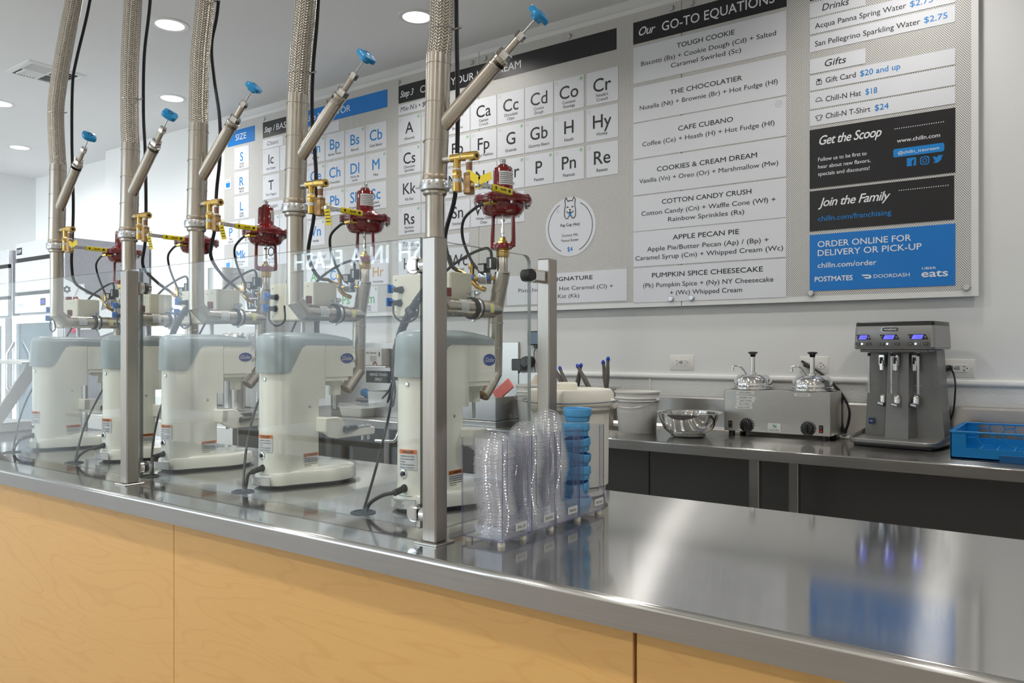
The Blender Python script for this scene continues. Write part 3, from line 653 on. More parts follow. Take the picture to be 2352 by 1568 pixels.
b.poly([(p[0], p[1], 0) for p in ro]+[(p[0], p[1], 0) for p in ri], [(i, (i+1) % n, n+(i+1) % n, n+i) for i in range(n)], M_(0, 0)); b.ring(M_(-.5555, 2.1025), .006, .0092, 16); b.disc(M_(-.546, 2.1125), .0018, 8)
b.poly([(x-.505, z+2.103, 0) for x, z in ((-.020, -.012), (-.008, -.010), (-.016, -.004), (-.013, .000), (-.019, .006), (-.017, .013), (-.004, .005), (-.002, .012), (.006, .015), (.012, .012), (.020, .013), (.014, .007), (.011, -.006), (.000, -.016), (-.010, -.017))], [tuple(range(15))], M_(0, 0))
b.build('logos', None, o, flat=True)
o, _b = strip(-1.027, -.446, 1.843, 2.026, [('Join the Family', -.990, 1.952, .038, white_ink, dict(w=.302, align='L', **SC)), ('chilln.com/franchising', -.990, 1.886, .0225, blue_ink, dict(w=.305, bold=.006, align='L'))], panel_black, 'black menu card reading Join the Family')
b = MB().use(white_ink)
for i in range(22): b.poly([(-.655+i*.0088, 1.985, 0), (-.6515+i*.0088, 1.985, 0), (-.6515+i*.0088, 1.989, 0), (-.655+i*.0088, 1.989, 0)], [(0, 1, 2, 3)], M_(0, 0))
b.build('dots', None, o, flat=True)
o, _b = strip(-1.027, -.442, 1.570, 1.826, [('ORDER ONLINE FOR', -.992, 1.768, .0265, white_ink, dict(w=.385, bold=.008, align='L')), ('DELIVERY OR PICK-UP', -.992, 1.728, .0265, white_ink, dict(w=.425, bold=.008, align='L')), ('chilln.com/order', -.992, 1.674, .0225, white_ink, dict(w=.248, bold=.010, align='L')),
    ('POSTMATES', -1.005, 1.612, .0215, white_ink, dict(w=.163, bold=.022, align='L')), ('DOORDASH', -.756, 1.616, .0150, white_ink, dict(w=.143, bold=.008, align='L')), ('UBER', -.566, 1.642, .0095, white_ink, dict(w=.054, bold=.006, align='L')), ('eats', -.568, 1.610, .030, white_ink, dict(w=.100, bold=.018, align='L'))], panel_blue, 'blue menu card about ordering online for delivery or pick-up')
b = MB().use(white_ink); b.poly([(x-.782, z+1.624, 0) for x, z in ((-.024, .009), (.006, .009), (.016, .004), (.018, -.003), (.012, -.009), (-.006, -.009), (-.014, -.003), (.006, -.003), (.009, .000), (.006, .003), (-.017, .003))], [tuple(range(11))], M_(0, 0)); b.build('logo', None, o, flat=True)

# ------------------------------------------------------------------ neon sign over the storefront (seen mirrored in the guard glass)
ns = thing('neon_sign', (0, 0, 0), 'white neon sign reading FRESH IN A FLASH, mirrored in the guard glass', 'neon sign')
b = MB(); Mn = Matrix.Translation((-5.82, -2.14, 2.010)) @ Matrix.Rotation(pi, 4, 'Z') @ Matrix.Rotation(pi/2, 4, 'X')
b.use(neon_em).text('FRESH IN A FLASH', Mn, .150, w=1.92, bold=-.006, align='R', spacing=1.15); b.build('letters', None, ns, flat=True)
b = MB()
for z in (2.33, ): b.cyl((-5.9, -2.17, 2.16), (-3.8, -2.17, 2.16), .006, seg=8); b.cyl((-7.6, -3.47, z-.14), (-4.5, -3.47, z-.06), .006, seg=8)
b.build('rail', zinc, ns)
# ------------------------------------------------------------------ sneeze guard
sg = thing('sneeze_guard', (0, 0, .91), 'glass sneeze guard on square brushed steel posts along the front counter', 'sneeze guard')
for x, y in ((-1.086, 1.225), (-2.280, 1.225), (-1.119, 1.694), (-3.474, 1.225)):
    p = MB().box(x-.019, x+.019, y-.019, y+.019, .0035, .627, .003).build('post', post_steel, sg)
    MB().box(x-.030, x+.030, y-.030, y+.030, 0, .004, .001).build('base_flange', steel, p)
for x0, x1 in ((-2.276, -1.155), (-3.455, -2.284)):
    b = MB(); b.sheet(x0, x1, 1.256, 1.264, .014, .637, guard_glass, glass_edge); b.build('glass_pane', None, sg, flat=True)
b = MB(); po = rrect(1.262, 1.612, .014, .628, .022, 5); b.prism(po, -1.123, -1.113, 'x'); b.bm.normal_update()
b.mats = [guard_glass, glass_edge]
for f in b.bm.faces: f.material_index = 0 if abs(f.normal.x) > .9 else 1
b.build('glass_pane', None, sg, flat=True)
def clamp(p0, d, face):
    b = MB(); v = Vector(p0); d = Vector(d)
    b.use(chrome).cyl(v, v+d*.018, .0155, seg=24); b.use(black_rub).cyl(v+d*.018, v+d*.021, .0145, seg=24); b.use(chrome).cyl(v+d*.031, v+d*.036, .0155, .013, seg=24); b.use(black_rub).cyl(v+d*.029, v+d*.031, .0145, seg=24)
    b.build('glass_clamp', None, sg)
for x, sx in ((-1.149, -1), (-2.299, -1), (-2.282, 1)):
    for z in (.577, .047):
        b = MB(); xx = x+sx*.016
        b.use(chrome).cyl((xx, 1.244, z), (xx, 1.254, z), .018, seg=24); b.use(black_rub).cyl((xx, 1.2535, z), (xx, 1.2665, z), .0165, seg=24); b.use(chrome).cyl((xx, 1.266, z), (xx, 1.276, z), .018, .016, seg=24)
        b.box(min(x, xx), max(x, xx), 1.236, 1.248, z-.013, z+.013, .002); b.build('glass_clamp', None, sg)
for z in (.577, .047):
    b = MB(); b.use(chrome).cyl((-1.142, 1.252, z), (-1.098, 1.252, z), .0165, seg=24); b.box(-1.105, -1.098, 1.24, 1.262, z-.012, z+.012); b.build('glass_clamp', None, sg)
b = MB(); b.use(chrome).cyl((-1.128, 1.612, .580), (-1.108, 1.612, .580), .0165, seg=24); b.box(-1.128, -1.108, 1.615, 1.676, .5635, .5965, .006); b.use(black_rub).cyl((-1.131, 1.606, .58), (-1.105, 1.606, .58), .015, seg=24); b.build('glass_clamp', None, sg)
# slanted guard further along the counter
fg = thing('slanted_guard', (-3.92, 1.30, .91), 'slanted glass guard with flat steel side frame at the left end', 'sneeze guard')
b = MB(); b.prism([(.130, .0), (.180, .0), (.372, .290), (.372, .335), (.330, .335)], -.006, .006, 'x'); b.build('side_frame', steel, fg)
b = MB(); b.prism([(.130, .0), (.180, .0), (.372, .290), (.372, .335), (.330, .335)], -1.0, -.988, 'x'); b.build('side_frame', steel, fg)
b = MB(); b.box(-1.0, .006, .30, .62, .326, .338, .002); b.build('top_shelf', steel, fg)
b = MB(); b.mats = [guard_glass, glass_edge]; M = TR(0, .150, .015, rx=radians(58)); b.sheet(-.985, -.01, 0, .365, 0, .007, guard_glass, glass_edge)
for vtx in b.bm.verts: vtx.co = M @ vtx.co
b.build('glass_pane', None, fg, flat=True)
MB().box(-.02, .0, .585, .60, .0, .33, .002).build('leg', steel, fg); MB().box(-1.0, -.98, .585, .60, .0, .33, .002).build('leg', steel, fg)

# ------------------------------------------------------------------ stand mixers
def arc_patch(b, cx_, cy_, r, a0, a1, z0, z1, off=.0004, n=8):
    """a label wrapped on the round rear of the mixer; angle 0 looks to the customer"""
    vs = []; 
    for i in range(n+1):
        a = radians(a0+(a1-a0)*i/n); vs += [(cx_+(r+off)*sin(a), cy_-(r+off)*cos(a), z0), (cx_+(r+off)*sin(a), cy_-(r+off)*cos(a), z1)]
    b.poly(vs, [(2*i, 2*i+2, 2*i+3, 2*i+1) for i in range(n)])
def wraptext(b, st, cx_, cy_, r, a_mid, z, h, w, bold=.01, off=.0008):
    me = text_mesh(st, bold); x0, x1, y0, y1 = _bb(me); of = set(b.bm.faces); ov = set(b.bm.verts); b.bm.from_mesh(me)
    for v in [q for q in b.bm.verts if q not in ov]:
        a = radians(a_mid)+((v.co.x-(x0+x1)/2)*w/(x1-x0))/r; zz = z+v.co.y*h/CAPH; v.co = Vector((cx_+(r+off)*sin(a), cy_-(r+off)*cos(a), zz))
    for f in b.bm.faces:
        if f not in of: f.material_index = b.mi
def plan(hw, y0, y1, rr, rf, n=10):
    """plan outline from front-left round the rear to front-right (counter-clockwise seen from below)"""
    o = []
    for i in range(5): a = pi/2*i/4; o.append((-hw+rf-rf*sin(a), y1-rf+rf*cos(a)))
    for i in range(1, 16): o.append((-hw, y1-rf+(y0+rr-y1+rf)*i/16))
    for i in range(n+1): a = pi/2*i/n; o.append((-hw+rr-rr*cos(a), y0+rr-rr*sin(a)))
    for i in range(n+1): a = pi/2*i/n; o.append((hw-rr+rr*sin(a), y0+rr-rr*cos(a)))
    for i in range(1, 16): o.append((hw, y0+rr+(y1-rf-y0-rr)*i/16))
    for i in range(5): a = pi/2*i/4; o.append((hw-rf+rf*cos(a), y1-rf+rf*sin(a)))
    return o
def mixer_base_outline(s=0):
    o = []
    for i in range(9): a = radians(180+90*i/8*1.0); o.append((-.068+.05+(.05-s)*cos(a), .05+(.05-s)*sin(a)))
    for i in range(9): a = radians(270+90*i/8); o.append((.068-.05+(.05-s)*cos(a), .05+(.05-s)*sin(a)))
    for i in range(25): a = radians(-22+224*i/24); o.append(((.118-s)*cos(a), .197+(.124-s)*sin(a)))
    return o
def sm(a, b_, x): t = max(0, min(1, (x-a)/(b_-a))); return t*t*(3-2*t)
def make_mixer():
    t = thing('stand_mixer', (0, 0, .91), 'x', 'mixer', 'white stand mixers in a row behind the guard glass')
    b = MB(); zs = [(.006, .004), (.009, 0), (.034, .002), (.042, .006), (.046, .014), (.047, .03)]
    b.ring_loft([[(p[0], p[1], z) for p in mixer_base_outline(s)] for z, s in zs]); b.build('base', white_enamel, t)
    b = MB(); b.ring_loft([[(p[0], p[1], z) for p in mixer_base_outline(.012)] for z in (.0, .0075)]); b.build('rubber_foot', black_rub, t)
    b = MB()
    b.ring_loft([[(p[0]*k, p[1]+dy, z) for p in plan(.0575, .004, .161, .056, .004)] for z, k, dy in ((.040, 1.06, -.004), (.050, 1.02, -.001), (.075, 1.0, 0), (.25, .985, .001))])
    b.ring_loft([[(p[0]*.985, p[1], z) for p in plan(.0575, .005, .187, .056, .004)] for z in (.248, .410)])
    b.build('column', white_enamel, t)
    b = MB()
    for s_ in (1,): b.ring_loft([[(p[0], p[1], z) for p in plan(.0555, .1875, .303, .006, .010)] for z in (.312, .411)])
    b.ring_loft([[(p[0], p[1], z) for p in plan(.052, .19, .293, .006, .02)] for z in (.300, .313)])
    b.use(white_enamel); b.build('head', None, t)
    # grey cover: skirt that sweeps down at the rear, domed top
    pl = plan(.0582, -.002, .308, .058, .022, 14); b = MB(); n = len(pl)
    def bot(y): return .329+.080*sm(.045, .112, y)
    zt = .424; rings = []
    for k in range(7):
        f = k/6; ring = []
        for p in pl:
            zb = bot(p[1]); z = zb+(zt-zb)*f; fl = .004*(1-f)*(1-sm(.03, .10, p[1])); c = (p[0]*(1+fl/.06), p[1]-fl*(1-sm(.0, .08, p[1]))); ring.append((c[0], c[1], z))
        rings.append(ring)
    cy_ = .15
    for z, ins in ((.4325, .003), (.4385, .009), (.443, .020), (.4455, .036), (.446, .05)):
        rings.append([(p[0]*(1-ins/.060), cy_+(p[1]-cy_)*(1-ins/.155), z-(.010*sm(.20, .308, p[1]))*.9) for p in pl])
    b.ring_loft(rings, cap0=False, cap1=True); b.build('cover', grey_cap, t, angle=60)
    b = MB(); b.use(white_enamel).lathe([(.030, .285), (.030, .303)], 24, TR(0, .262)); b.lathe([(.0175, .254), (.0185, .258), (.0185, .292)], 24, TR(0, .272)); b.box(-.05, -.01, .225, .25, .288, .302, .002); b.build('planetary_hub', None, t)
    MB().lathe([(.006, .210), (.0065, .214), (.0065, .256)], 12, TR(0, .272)).build('agitator_shaft', zinc, t)
    b = MB(); b.lathe([(.019, -.0), (.0195, .018), (.016, .026), (.006, .030), (0, .034)], 24, TR(0.020, .300, .368, rx=-pi/2), cap=False); b.build('hub_cap', white_enamel, t)
    # bowl yoke
    b = MB(); arm = [(.150, .195), (.198, .195), (.214, .188), (.232, .166), (.250, .157), (.345, .155), (.350, .151), (.350, .134), (.345, .130), (.195, .130), (.176, .136), (.160, .150), (.150, .152)]
    for x0 in (-.100, .078): b.prism(arm, x0, x0+.022, 'x', bev=.003)
    b.box(-.10, .10, .150, .176, .150, .195, .004); b.build('bowl_yoke', white_enamel, t)
    b = MB()
    for x in (-.035, .035): b.cyl((x, .166, .10), (x, .166, .255), .006, seg=12)
    b.build('slide_rod', chrome, t)
    b = MB().use(black_pl); b.tube([(.105, .216, .156), (.105, .222, .156), (.105, .262, .159), (.105, .268, .1595)], [.0085, .011, .0075, .005], 16)
    b.build('yoke_grip', None, t)
    b = MB(); b.tube([(.105, .266, .1595), (.100, .310, .1595), (.094, .335, .158)], .0028, 8)
    for y in (.305, .330): b.cyl((.090, y, .154), (.090, y, .163), .006, seg=6); b.cyl((.090, y, .115), (.090, y, .131), .0045, seg=8)
    b.build('latch_bolts', zinc, t)
    MB().lathe([(.0045, 0), (.004, .0016), (0, .0022)], 14, TR(.0565, .125, .228, ry=pi/2), cap=False).build('screw', zinc, t)
    MB().lathe([(.0058, 0), (.0050, .002), (0, .0028)], 14, TR(.008, .0052, .310, rx=pi/2), cap=False).build('screw', chrome, t)
    # badges and labels
    b = MB(); Mo = TR(.0562, .272, .3685, rx=pi/2, rz=pi/2); el = lambda a, c, k=28: [(a*cos(2*pi*i/k), c*sin(2*pi*i/k), 0) for i in range(k)]
    b.use(white_ink).poly(el(.0275, .0168), [tuple(range(28))], Mo); b.use(oval_blue).poly([(p[0], p[1], .0002) for p in el(.0262, .0157)], [tuple(range(28))], Mo)
    b.use(silver_label).text('Globe', Mo @ TR(-.001, -.006, .0005), .0125, w=.040, shear=.35, bold=.004); b.build('badge', None, t, flat=True)
    R = .0590; b = MB(); b.use(silver_label); arc_patch(b, 0, .061, R, -17, 34, .104, .1415); b.use(orange); arc_patch(b, 0, .061, R, -17, 34, .1415, .152)
    b.use(ink); wraptext(b, 'DANGER', 0, .061, R, 11, .1435, .0066, .034, .03)
    for i, (tx, w) in enumerate((('HAZARDOUS VOLTAGE', .040), ('Can Cause Severe Injury', .042), ('or Death.', .018), ('Turn Off and Unplug Before', .043), ('Cleaning or Servicing Mixer.', .042))): wraptext(b, tx, 0, .061, R, 8 if w > .03 else -4, .1345-i*.0068, .0030, w, .02)
    b.build('danger_label', None, t, flat=True)['label'] = 'orange and silver danger label'
    b = MB(); Mw = lambda y, z: TR(.0578, y, z, rx=pi/2, rz=pi/2); P4 = lambda y0, y1, z0, z1, o=.0: b.poly([(.0580+o, y0, z0), (.0580+o, y1, z0), (.0580+o, y1, z1), (.0580+o, y0, z1)], [(0, 1, 2, 3)])
    b.use(silver_label); P4(.102, .158, .050, .081); b.use(orange); P4(.102, .158, .081, .0915); b.use(ink).text('WARNING', TR(.0584, .133, .0828, rx=pi/2, rz=pi/2), .0066, w=.038, bold=.03)
    b.poly([(0, -.103-.0, 0)]*0+[(.0583, .1045, .0828), (.0583, .1125, .0828), (.0583, .1085, .0898)], [(0, 1, 2)])
    for i, tx in enumerate(('Avoid Severe or Fatal Injury', 'Do Not Operate Without Guard', 'Turn Off before adding', 'Keep Hands Away from', 'Rotating Parts')): b.text(tx, TR(.0584, .106, .0750-i*.0054, rx=pi/2, rz=pi/2), .0028, w=.046 if i < 4 else .026, align='L', bold=.02)
    b.build('warning_label', None, t, flat=True)['label'] = 'orange and silver warning label'
    b = MB(); b.use(ink_soft); arc_patch(b, -.0, .050, .0505+.018, -24, 40, .010, .0335, .0006); b.use(paper); arc_patch(b, 0, .050, .0505+.018, -23, 39, .0108, .0327, .0010); b.use(ink_soft)
    for i, (tx, w) in enumerate((('GLOBE FOOD EQUIPMENT CO.', .034), ('MODEL SP08', .018), ('115 VOLTS  60 HZ  6 AMPS', .036), ('SERIAL NO. 1 PHASE', .03), ('DAYTON OHIO  MADE IN TAIWAN', .042))): wraptext(b, tx, 0, .050, .0695, 2, .0285-i*.0042, .0020, w, .01)
    b.build('rating_plate', None, t, flat=True)
    b = MB(); Mb = TR(-.003, .0045, .092, rx=pi/2); b.use(chrome).lathe([(.0115, 0), (.0110, .0025), (.0085, .0032), (.0080, .0022), (.0045, .0022)], 24, Mb, cap=False); b.use(black_rub).lathe([(.0055, .002), (.005, .0065), (0, .0075)], 16, Mb, cap=False); b.build('reset_button', None, t)
    b = MB(); Mc = TR(0, .006, .057, rx=pi/2); b.use(black_rub); b.lathe([(.0105, -.001), (.0105, .003), (.0085, .010)]+[(.0082 if i % 2 else .0070, .013+.0035*i) for i in range(8)]+[(.0045, .042)], 18, TR(0, .006, .057, rx=radians(100)), cap=False)
    b.build('cord_boot', None, t)
    return t
mix0 = make_mixer(); MIX = [mix0]+[copy_tree(mix0) for _ in range(4)]
for i, (xc, lab) in enumerate(((-1.352, 'white stand mixer behind the near steel post, nearest of the five'), (-1.908, 'white stand mixer fully visible left of the near steel post'),
                     (-2.422, 'white stand mixer third from the near post, just right of the left steel post'), (-2.803, 'white stand mixer partly hidden by the left steel post'),
                     (-3.353, 'white stand mixer farthest left in the row of five'))):
    m = MIX[i]
    m.location = (xc, 1.41, .91); m['label'] = lab
    gx, gy = GROM[i]; gx -= xc; gy -= 1.41
    pts = smooth_path([(0, -.030, .051), (gx*.35, -.046, .044), (gx*.85, gy+.012, .022), (gx+.004, gy+.003, -.004)], 5)
    MB().tube(pts, .0048, 10).build('power_cord', black_rub, m)

# ------------------------------------------------------------------ control boxes
def make_box():
    t = thing('control_box', (0, 0, .91), 'x', 'control box', 'cream control boxes beside the filling pipes')
    MB().box(-.252, -.030, .100, .190, .488, .608, .003, seg=2).build('enclosure', cream_box, t, weighted=True)
    b = MB(); b.box(-.248, -.034, .0985, .1003, .492, .604); b.build('cover_seam', cream_box, t)
    MB().cyl((-.165, .165, .0), (-.165, .165, .49), .008, seg=12).build('pole', zinc, t)
    MB().lathe([(.03, 0), (.03, .003), (.01, .005)], 20, TR(-.165, .165, 0)).build('pole_foot', zinc, t)
    b = MB(); b.use(red_enamel).lathe([(.013, 0), (.0135, .004), (.0135, .016), (.011, .0175), (.002, .0175)], 10, TR(-.20, .14, .609)); b.use(zinc).lathe([(.015, .0), (.015, .002)], 20, TR(-.20, .14, .608)); b.build('push_button', None, t)
    for x, z in ((-.214, .565), (-.220, .528)):
        b = MB(); b.use(black_rub).cyl((x, .099, z), (x-.008, .078, z), .0085, .0075, seg=12); b.use(black_pl).lathe([(.0115, 0), (.0115, .005)], 6, TR(x, .099, z, rx=pi/2)); b.use(blue_tape)
        b.box(x-.016, x-.011, .058, .078, z-.010, z+.014, .001); b.box(x-.014, x-.004, .066, .078, z+.004, z+.010)
        b.build('cable_gland', None, t)
    b = MB(); b.use(ink)
    for x, z in ((-.236, .594), (-.236, .503), (-.06, .594), (-.14, .585)): b.disc(TR(x, .0983, z, rx=pi/2), .0022, 8)
    b.use(grey_ring); b.text('FILL 1', TR(-.085, .0981, .588, rx=pi/2), .006, w=.02); b.build('screws', None, t, flat=True)
    b = MB().use(black_rub); b.tube(smooth_path([(-.226, .078, .528), (-.21, .066, .492), (-.155, .050, .470), (-.10, .04, .485), (-.075, .02, .53)], 5), .003, 8)
    b.build('cable', None, t)
    return t
XS = [-1.365, -1.923, -2.437, -2.873, -3.440]
box0 = make_box(); BOX = [box0]+[copy_tree(box0) for _ in range(4)]
for i, x in enumerate(XS):
    o = BOX[i]
    o.location = (x, 1.54, .91)
    o['label'] = ('cream control box behind the near steel post', 'cream control box beside the second riser pipe from the near post', 'cream control box beside the middle riser pipe', 'cream control box just right of the left steel post', 'cream control box beside the farthest riser pipe, before the refrigerator')[i]
    # supply cord down to the grommet
    gx, gy = GROM[i]; gx -= x; gy -= 1.54
    q = [(-.165, .140, .492), (-.150, .055, .36), (-.127, -.04, .23), ((gx-.127)/2-.004, (gy-.04)/2-.01, .115), (gx-.006, gy+.004, -.004)]
    if i == 0: q = [(-.205, .06, .315), (-.165, .0, .22), (-.10, -.11, .10), (gx-.006, gy+.004, -.004)]
    MB().tube(smooth_path(q, 5), .0036, 8).build('supply_cord', black_rub, o)

# ------------------------------------------------------------------ nitrogen dispensers
def tag_strip(b, p, az, tilt):
    M = TR(*p, rx=radians(tilt), rz=radians(az)); b.use(yellow_grip); b.box(-.010, .010, -.0005, .0005, -.046, 0, M=M); b.use(ink)
    for k in range(4): b.box(-.008, .008, -.0008, -.0006, -.010-k*.009, -.0075-k*.009, M=M)
SHARED = {}
def shared(key, name, fn, parent, **kw):
    if key in SHARED: o = SHARED[key].copy(); COL.objects.link(o); o.parent = parent; return o
    b = MB(); fn(b); o = b.build(name, None, parent, **kw); SHARED[key] = o; return o
ZH = .509   # height of the cross pipe
def g_riser(b):
    b.use(pipe_steel); b.tube([(0, 0, .80), (0, 0, .541), (0, .032, ZH), (0, .262, ZH)], .0246, 28)
    b.tube([(.0249*cos(a), .0249*sin(a), .541+.0115*sin(a)) for a in [2*pi*k/28 for k in range(28)]], .0009, 5, closed=True)
def g_upper(b):
    b.use(pipe_steel); b.tube([(0, 0, .836), (.006, 0, .95), (.013, 0, 1.155)], .0315, 28)
    b.use(pipe_steel); b.lathe([(.026, .792), (.031, .797), (.031, .803), (.027, .806)], 28, cap=False); b.use(weld_steel); b.lathe([(.0315, .832), (.0325, .836), (.0325, .842), (.0315, .846)], 28, cap=False)
def g_welds(b):
    b.use(pipe_steel)
    for z, x in ((.932, .004), (1.030, .008), (1.128, .012)): b.tube([(x+.0318*cos(a), .0318*sin(a), z+.0015*sin(3*a)) for a in [2*pi*k/28 for k in range(28)]], .0013, 6, closed=True)
def g_vclamp(b):
    b.use(zinc); b.lathe([(.028, .804), (.0375, .806), (.0385, .810), (.0385, .826), (.0375, .830), (.028, .832)], 32, cap=False)
    for a in (-70, -40, -130, 200): b.use(weld_steel).lathe([(.0032, 0), (.0028, .0012), (0, .0015)], 10, TR(.0385*cos(radians(a)), .0385*sin(radians(a)), .818, rx=pi/2, rz=radians(a+90)), cap=False)
    b.use(zinc); b.box(.036, .050, -.006, .010, .808, .828, .001); b.cyl((.043, -.012, .818), (.043, .018, .818), .0025, seg=8); b.cyl((-.036, -.002, .820), (-.062, -.004, .820), .0028, seg=8)
def g_branch(b):
    b.use(pipe_steel); b.cyl((0, 0, .012), (0, 0, .292), .0235, seg=28); b.lathe([(.0235, .268), (.0250, .270), (.0250, .276), (.0235, .279), (.0235, .290), (.0252, .292), (.0252, .302), (.019, .305)], 28)
def g_nuts(b):
    b.use(chrome); b.lathe([(.0225, .304), (.0235, .307), (.0235, .324), (.0215, .328)], 6); b.use(pipe_steel); b.lathe([(.0115, .326), (.0115, .378)], 18); b.use(chrome); b.lathe([(.0155, .376), (.0165, .379), (.0165, .395), (.0150, .399)], 6); b.use(zinc); b.cyl((0, 0, .396), (0, 0, .455), .0032, seg=10)
def g_wheel(b):
    def ol(s, n=40):
        return [((.0335-s)*(1+.085*cos(4*a))*cos(a), (.0335-s)*(1+.085*cos(4*a))*sin(a)) for a in [2*pi*k/n for k in range(n)]]
    b.use(blue_wheel); rings = [[(p[0]*.45, p[1]*.45, .448) for p in ol(0)], [(p[0]*.55, p[1]*.55, .456) for p in ol(0)], [(p[0]*.96, p[1]*.96, .458) for p in ol(0)], [(p[0], p[1], .461) for p in ol(0)], [(p[0], p[1], .470) for p in ol(0)], [(p[0]*.94, p[1]*.94, .474) for p in ol(0)], [(p[0]*.40, p[1]*.40, .480) for p in ol(0)], [(p[0]*.32, p[1]*.32, .475) for p in ol(0)]]
    b.ring_loft(rings); b.use(black_pl); b.disc(TR(0, 0, .4755), .0088, 16); b.use(zinc); b.lathe([(.0045, .475), (.0045, .4785), (0, .4785)], 6, cap=False)
def g_tee(b):
    b.use(pipe_steel).cyl((.028, 0, .882), (.052, 0, .882), .0098, .0085, seg=16); b.use(ptfe).cyl((.052, 0, .882), (.058, 0, .882), .0095, seg=16)
    b.use(brass).cyl((.057, 0, .882), (.092, 0, .881), .0105, seg=18); b.cyl((.075, 0, .881), (.075, 0, .853), .0095, seg=18); b.use(ptfe).cyl((.092, 0, .881), (.097, 0, .881), .0095, seg=16)
    b.use(brass).cyl((.096, 0, .881), (.138, 0, .878), .0112, .0118, seg=20); b.use(dark_void).disc(TR(.1383, 0, .878, ry=pi/2), .006, 12); b.use(brass).ring(TR(.1385, 0, .878, ry=pi/2), .006, .0118, 20)
def g_relief(b):
    b.use(ptfe).cyl((.075, 0, .855), (.075, 0, .849), .0095, seg=14); b.use(brass).lathe([(.0120, .835), (.0125, .837), (.0125, .849), (.0118, .850)], 6, TR(.075, 0)); b.lathe([(.0115, .826), (.0115, .836)], 18, TR(.075, 0)); b.use(silver_label).lathe([(.0117, .818), (.0117, .827)], 18, TR(.075, 0), cap=False); b.use(brass).lathe([(.0112, .795), (.0118, .797), (.0114, .827)], 18, TR(.075, 0))
def g_bvalve(b):
    b.use(ptfe).cyl((.114, 0, .870), (.114, 0, .863), .0088, seg=14); b.use(copper).cyl((.114, 0, .864), (.114, 0, .842), .0080, seg=14); b.use(ptfe).cyl((.114, 0, .843), (.114, 0, .837), .0088, seg=14)
    b.use(bronze).lathe([(.0125, .785), (.0142, .787), (.0142, .796), (.0130, .799), (.0148, .806), (.0148, .822), (.0130, .829), (.0140, .831), (.0140, .837), (.012, .838)], 8, TR(.114, 0)); b.cyl((.124, 0, .806), (.137, 0, .806), .0085, seg=14)
    b.use(bronze).text('APOLLO', TR(.112, -.0152, .800, rx=pi/2, ry=-pi/2), .006, w=.026, bold=.01)
def g_stem(b):
    b.use(zinc).cyl((.137, 0, .806), (.146, 0, .806), .0085, seg=6); b.cyl((.144, 0, .806), (.156, 0, .806), .0035, seg=8); b.box(.1485, .1515, -.010, .056, .799, .812, .0008); b.cyl((.148, .034, .8055), (.1555, .034, .8055), .0042, seg=12); b.lathe([(.0065, 0), (.0065, .004)], 6, TR(.151, 0, .806, ry=pi/2))
def g_lever(b):
    b.use(yellow_grip); b.box(.1455, .1555, .046, .130, -.0085, .0085, .003, seg=2); b.use(ink); b.text('Apollo', TR(.1558, .088, -.0025, rx=pi/2, rz=pi/2), .0062, w=.026, bold=.02, shear=.3)
    b.box(.1554, .1558, .054, .061, -.004, .004); b.box(.1554, .1558, .110, .119, -.004, .004)
def g_pclamp(b):
    for y, m_, r0, w in ((.150, black_rub, .031, .007), (.160, zinc, .0318, .010), (.170, black_rub, .031, .007)):
        b.use(m_).lathe([(.024, -w/2), (r0-.001, -w/2), (r0-.0002, 0), (r0-.001, w/2), (.024, w/2)], 30, TR(0, y, ZH, rx=pi/2), cap=False)
    b.use(zinc); b.box(-.006, .008, .152, .168, .538, .558, .0015); b.cyl((-.022, .160, .551), (.024, .160, .551), .0032, seg=8); b.lathe([(.007, 0), (.007, .006)], 6, TR(.012, .160, .551, ry=pi/2)); b.lathe([(.007, 0), (.007, .005)], 6, TR(-.012, .160, .551, ry=pi/2)); b.box(-.004, .004, .155, .165, .472, .481, .001)
def g_sticker(b):
    for m_, r, y0, y1, a0, a1 in ((paper, .0249, .080, .112, -30, 55), (ink_soft, .0251, .083, .109, -22, 50)):
        b.use(m_); vs = []
        if m_ is paper:
            for k in range(9): a = radians(a0+(a1-a0)*k/8); vs += [(r*cos(a), y0, ZH+r*sin(a)), (r*cos(a), y1, ZH+r*sin(a))]
            b.poly(vs, [(2*k, 2*k+2, 2*k+3, 2*k+1) for k in range(8)])
        else:
            for l in range(6):
                yy = y0+l*.005; vs = []
                for k in range(7): a = radians(a0+(a1-a0)*k/6*(1 if l % 2 else .8)); vs += [(r*cos(a), yy, ZH+r*sin(a)), (r*cos(a), yy+.0014, ZH+r*sin(a))]
                b.poly(vs, [(2*k, 2*k+2, 2*k+3, 2*k+1) for k in range(6)])
    b.use(mat('pale_yellow_label', rgb(214, 216, 140), .5)); vs = []
    for k in range(6): a = radians(-25+60*k/5); vs += [(.0249*cos(a), .205, ZH+.0249*sin(a)), (.0249*cos(a), .222, ZH+.0249*sin(a))]
    b.poly(vs, [(2*k, 2*k+2, 2*k+3, 2*k+1) for k in range(5)])
def g_plug(b): b.use(pipe_steel).lathe([(.0085, .528), (.0085, .540)], 14, TR(0, .052)); b.use(red_enamel).lathe([(.0095, .536), (.0100, .539), (.0100, .556), (.0088, .559)], 12, TR(0, .052))
def g_tpipe(b):
    b.use(pipe_steel).tube([(-.004, .26, .325), (0, .26, ZH), (.024, .26, .612)], .0218, 28)
    for x, z in ((0, .470), (.012, .560), (-.002, .400)): b.lathe([(.0220, 0), (.0226, .001), (.0220, .002)], 28, TR(x, .26, z), cap=False)
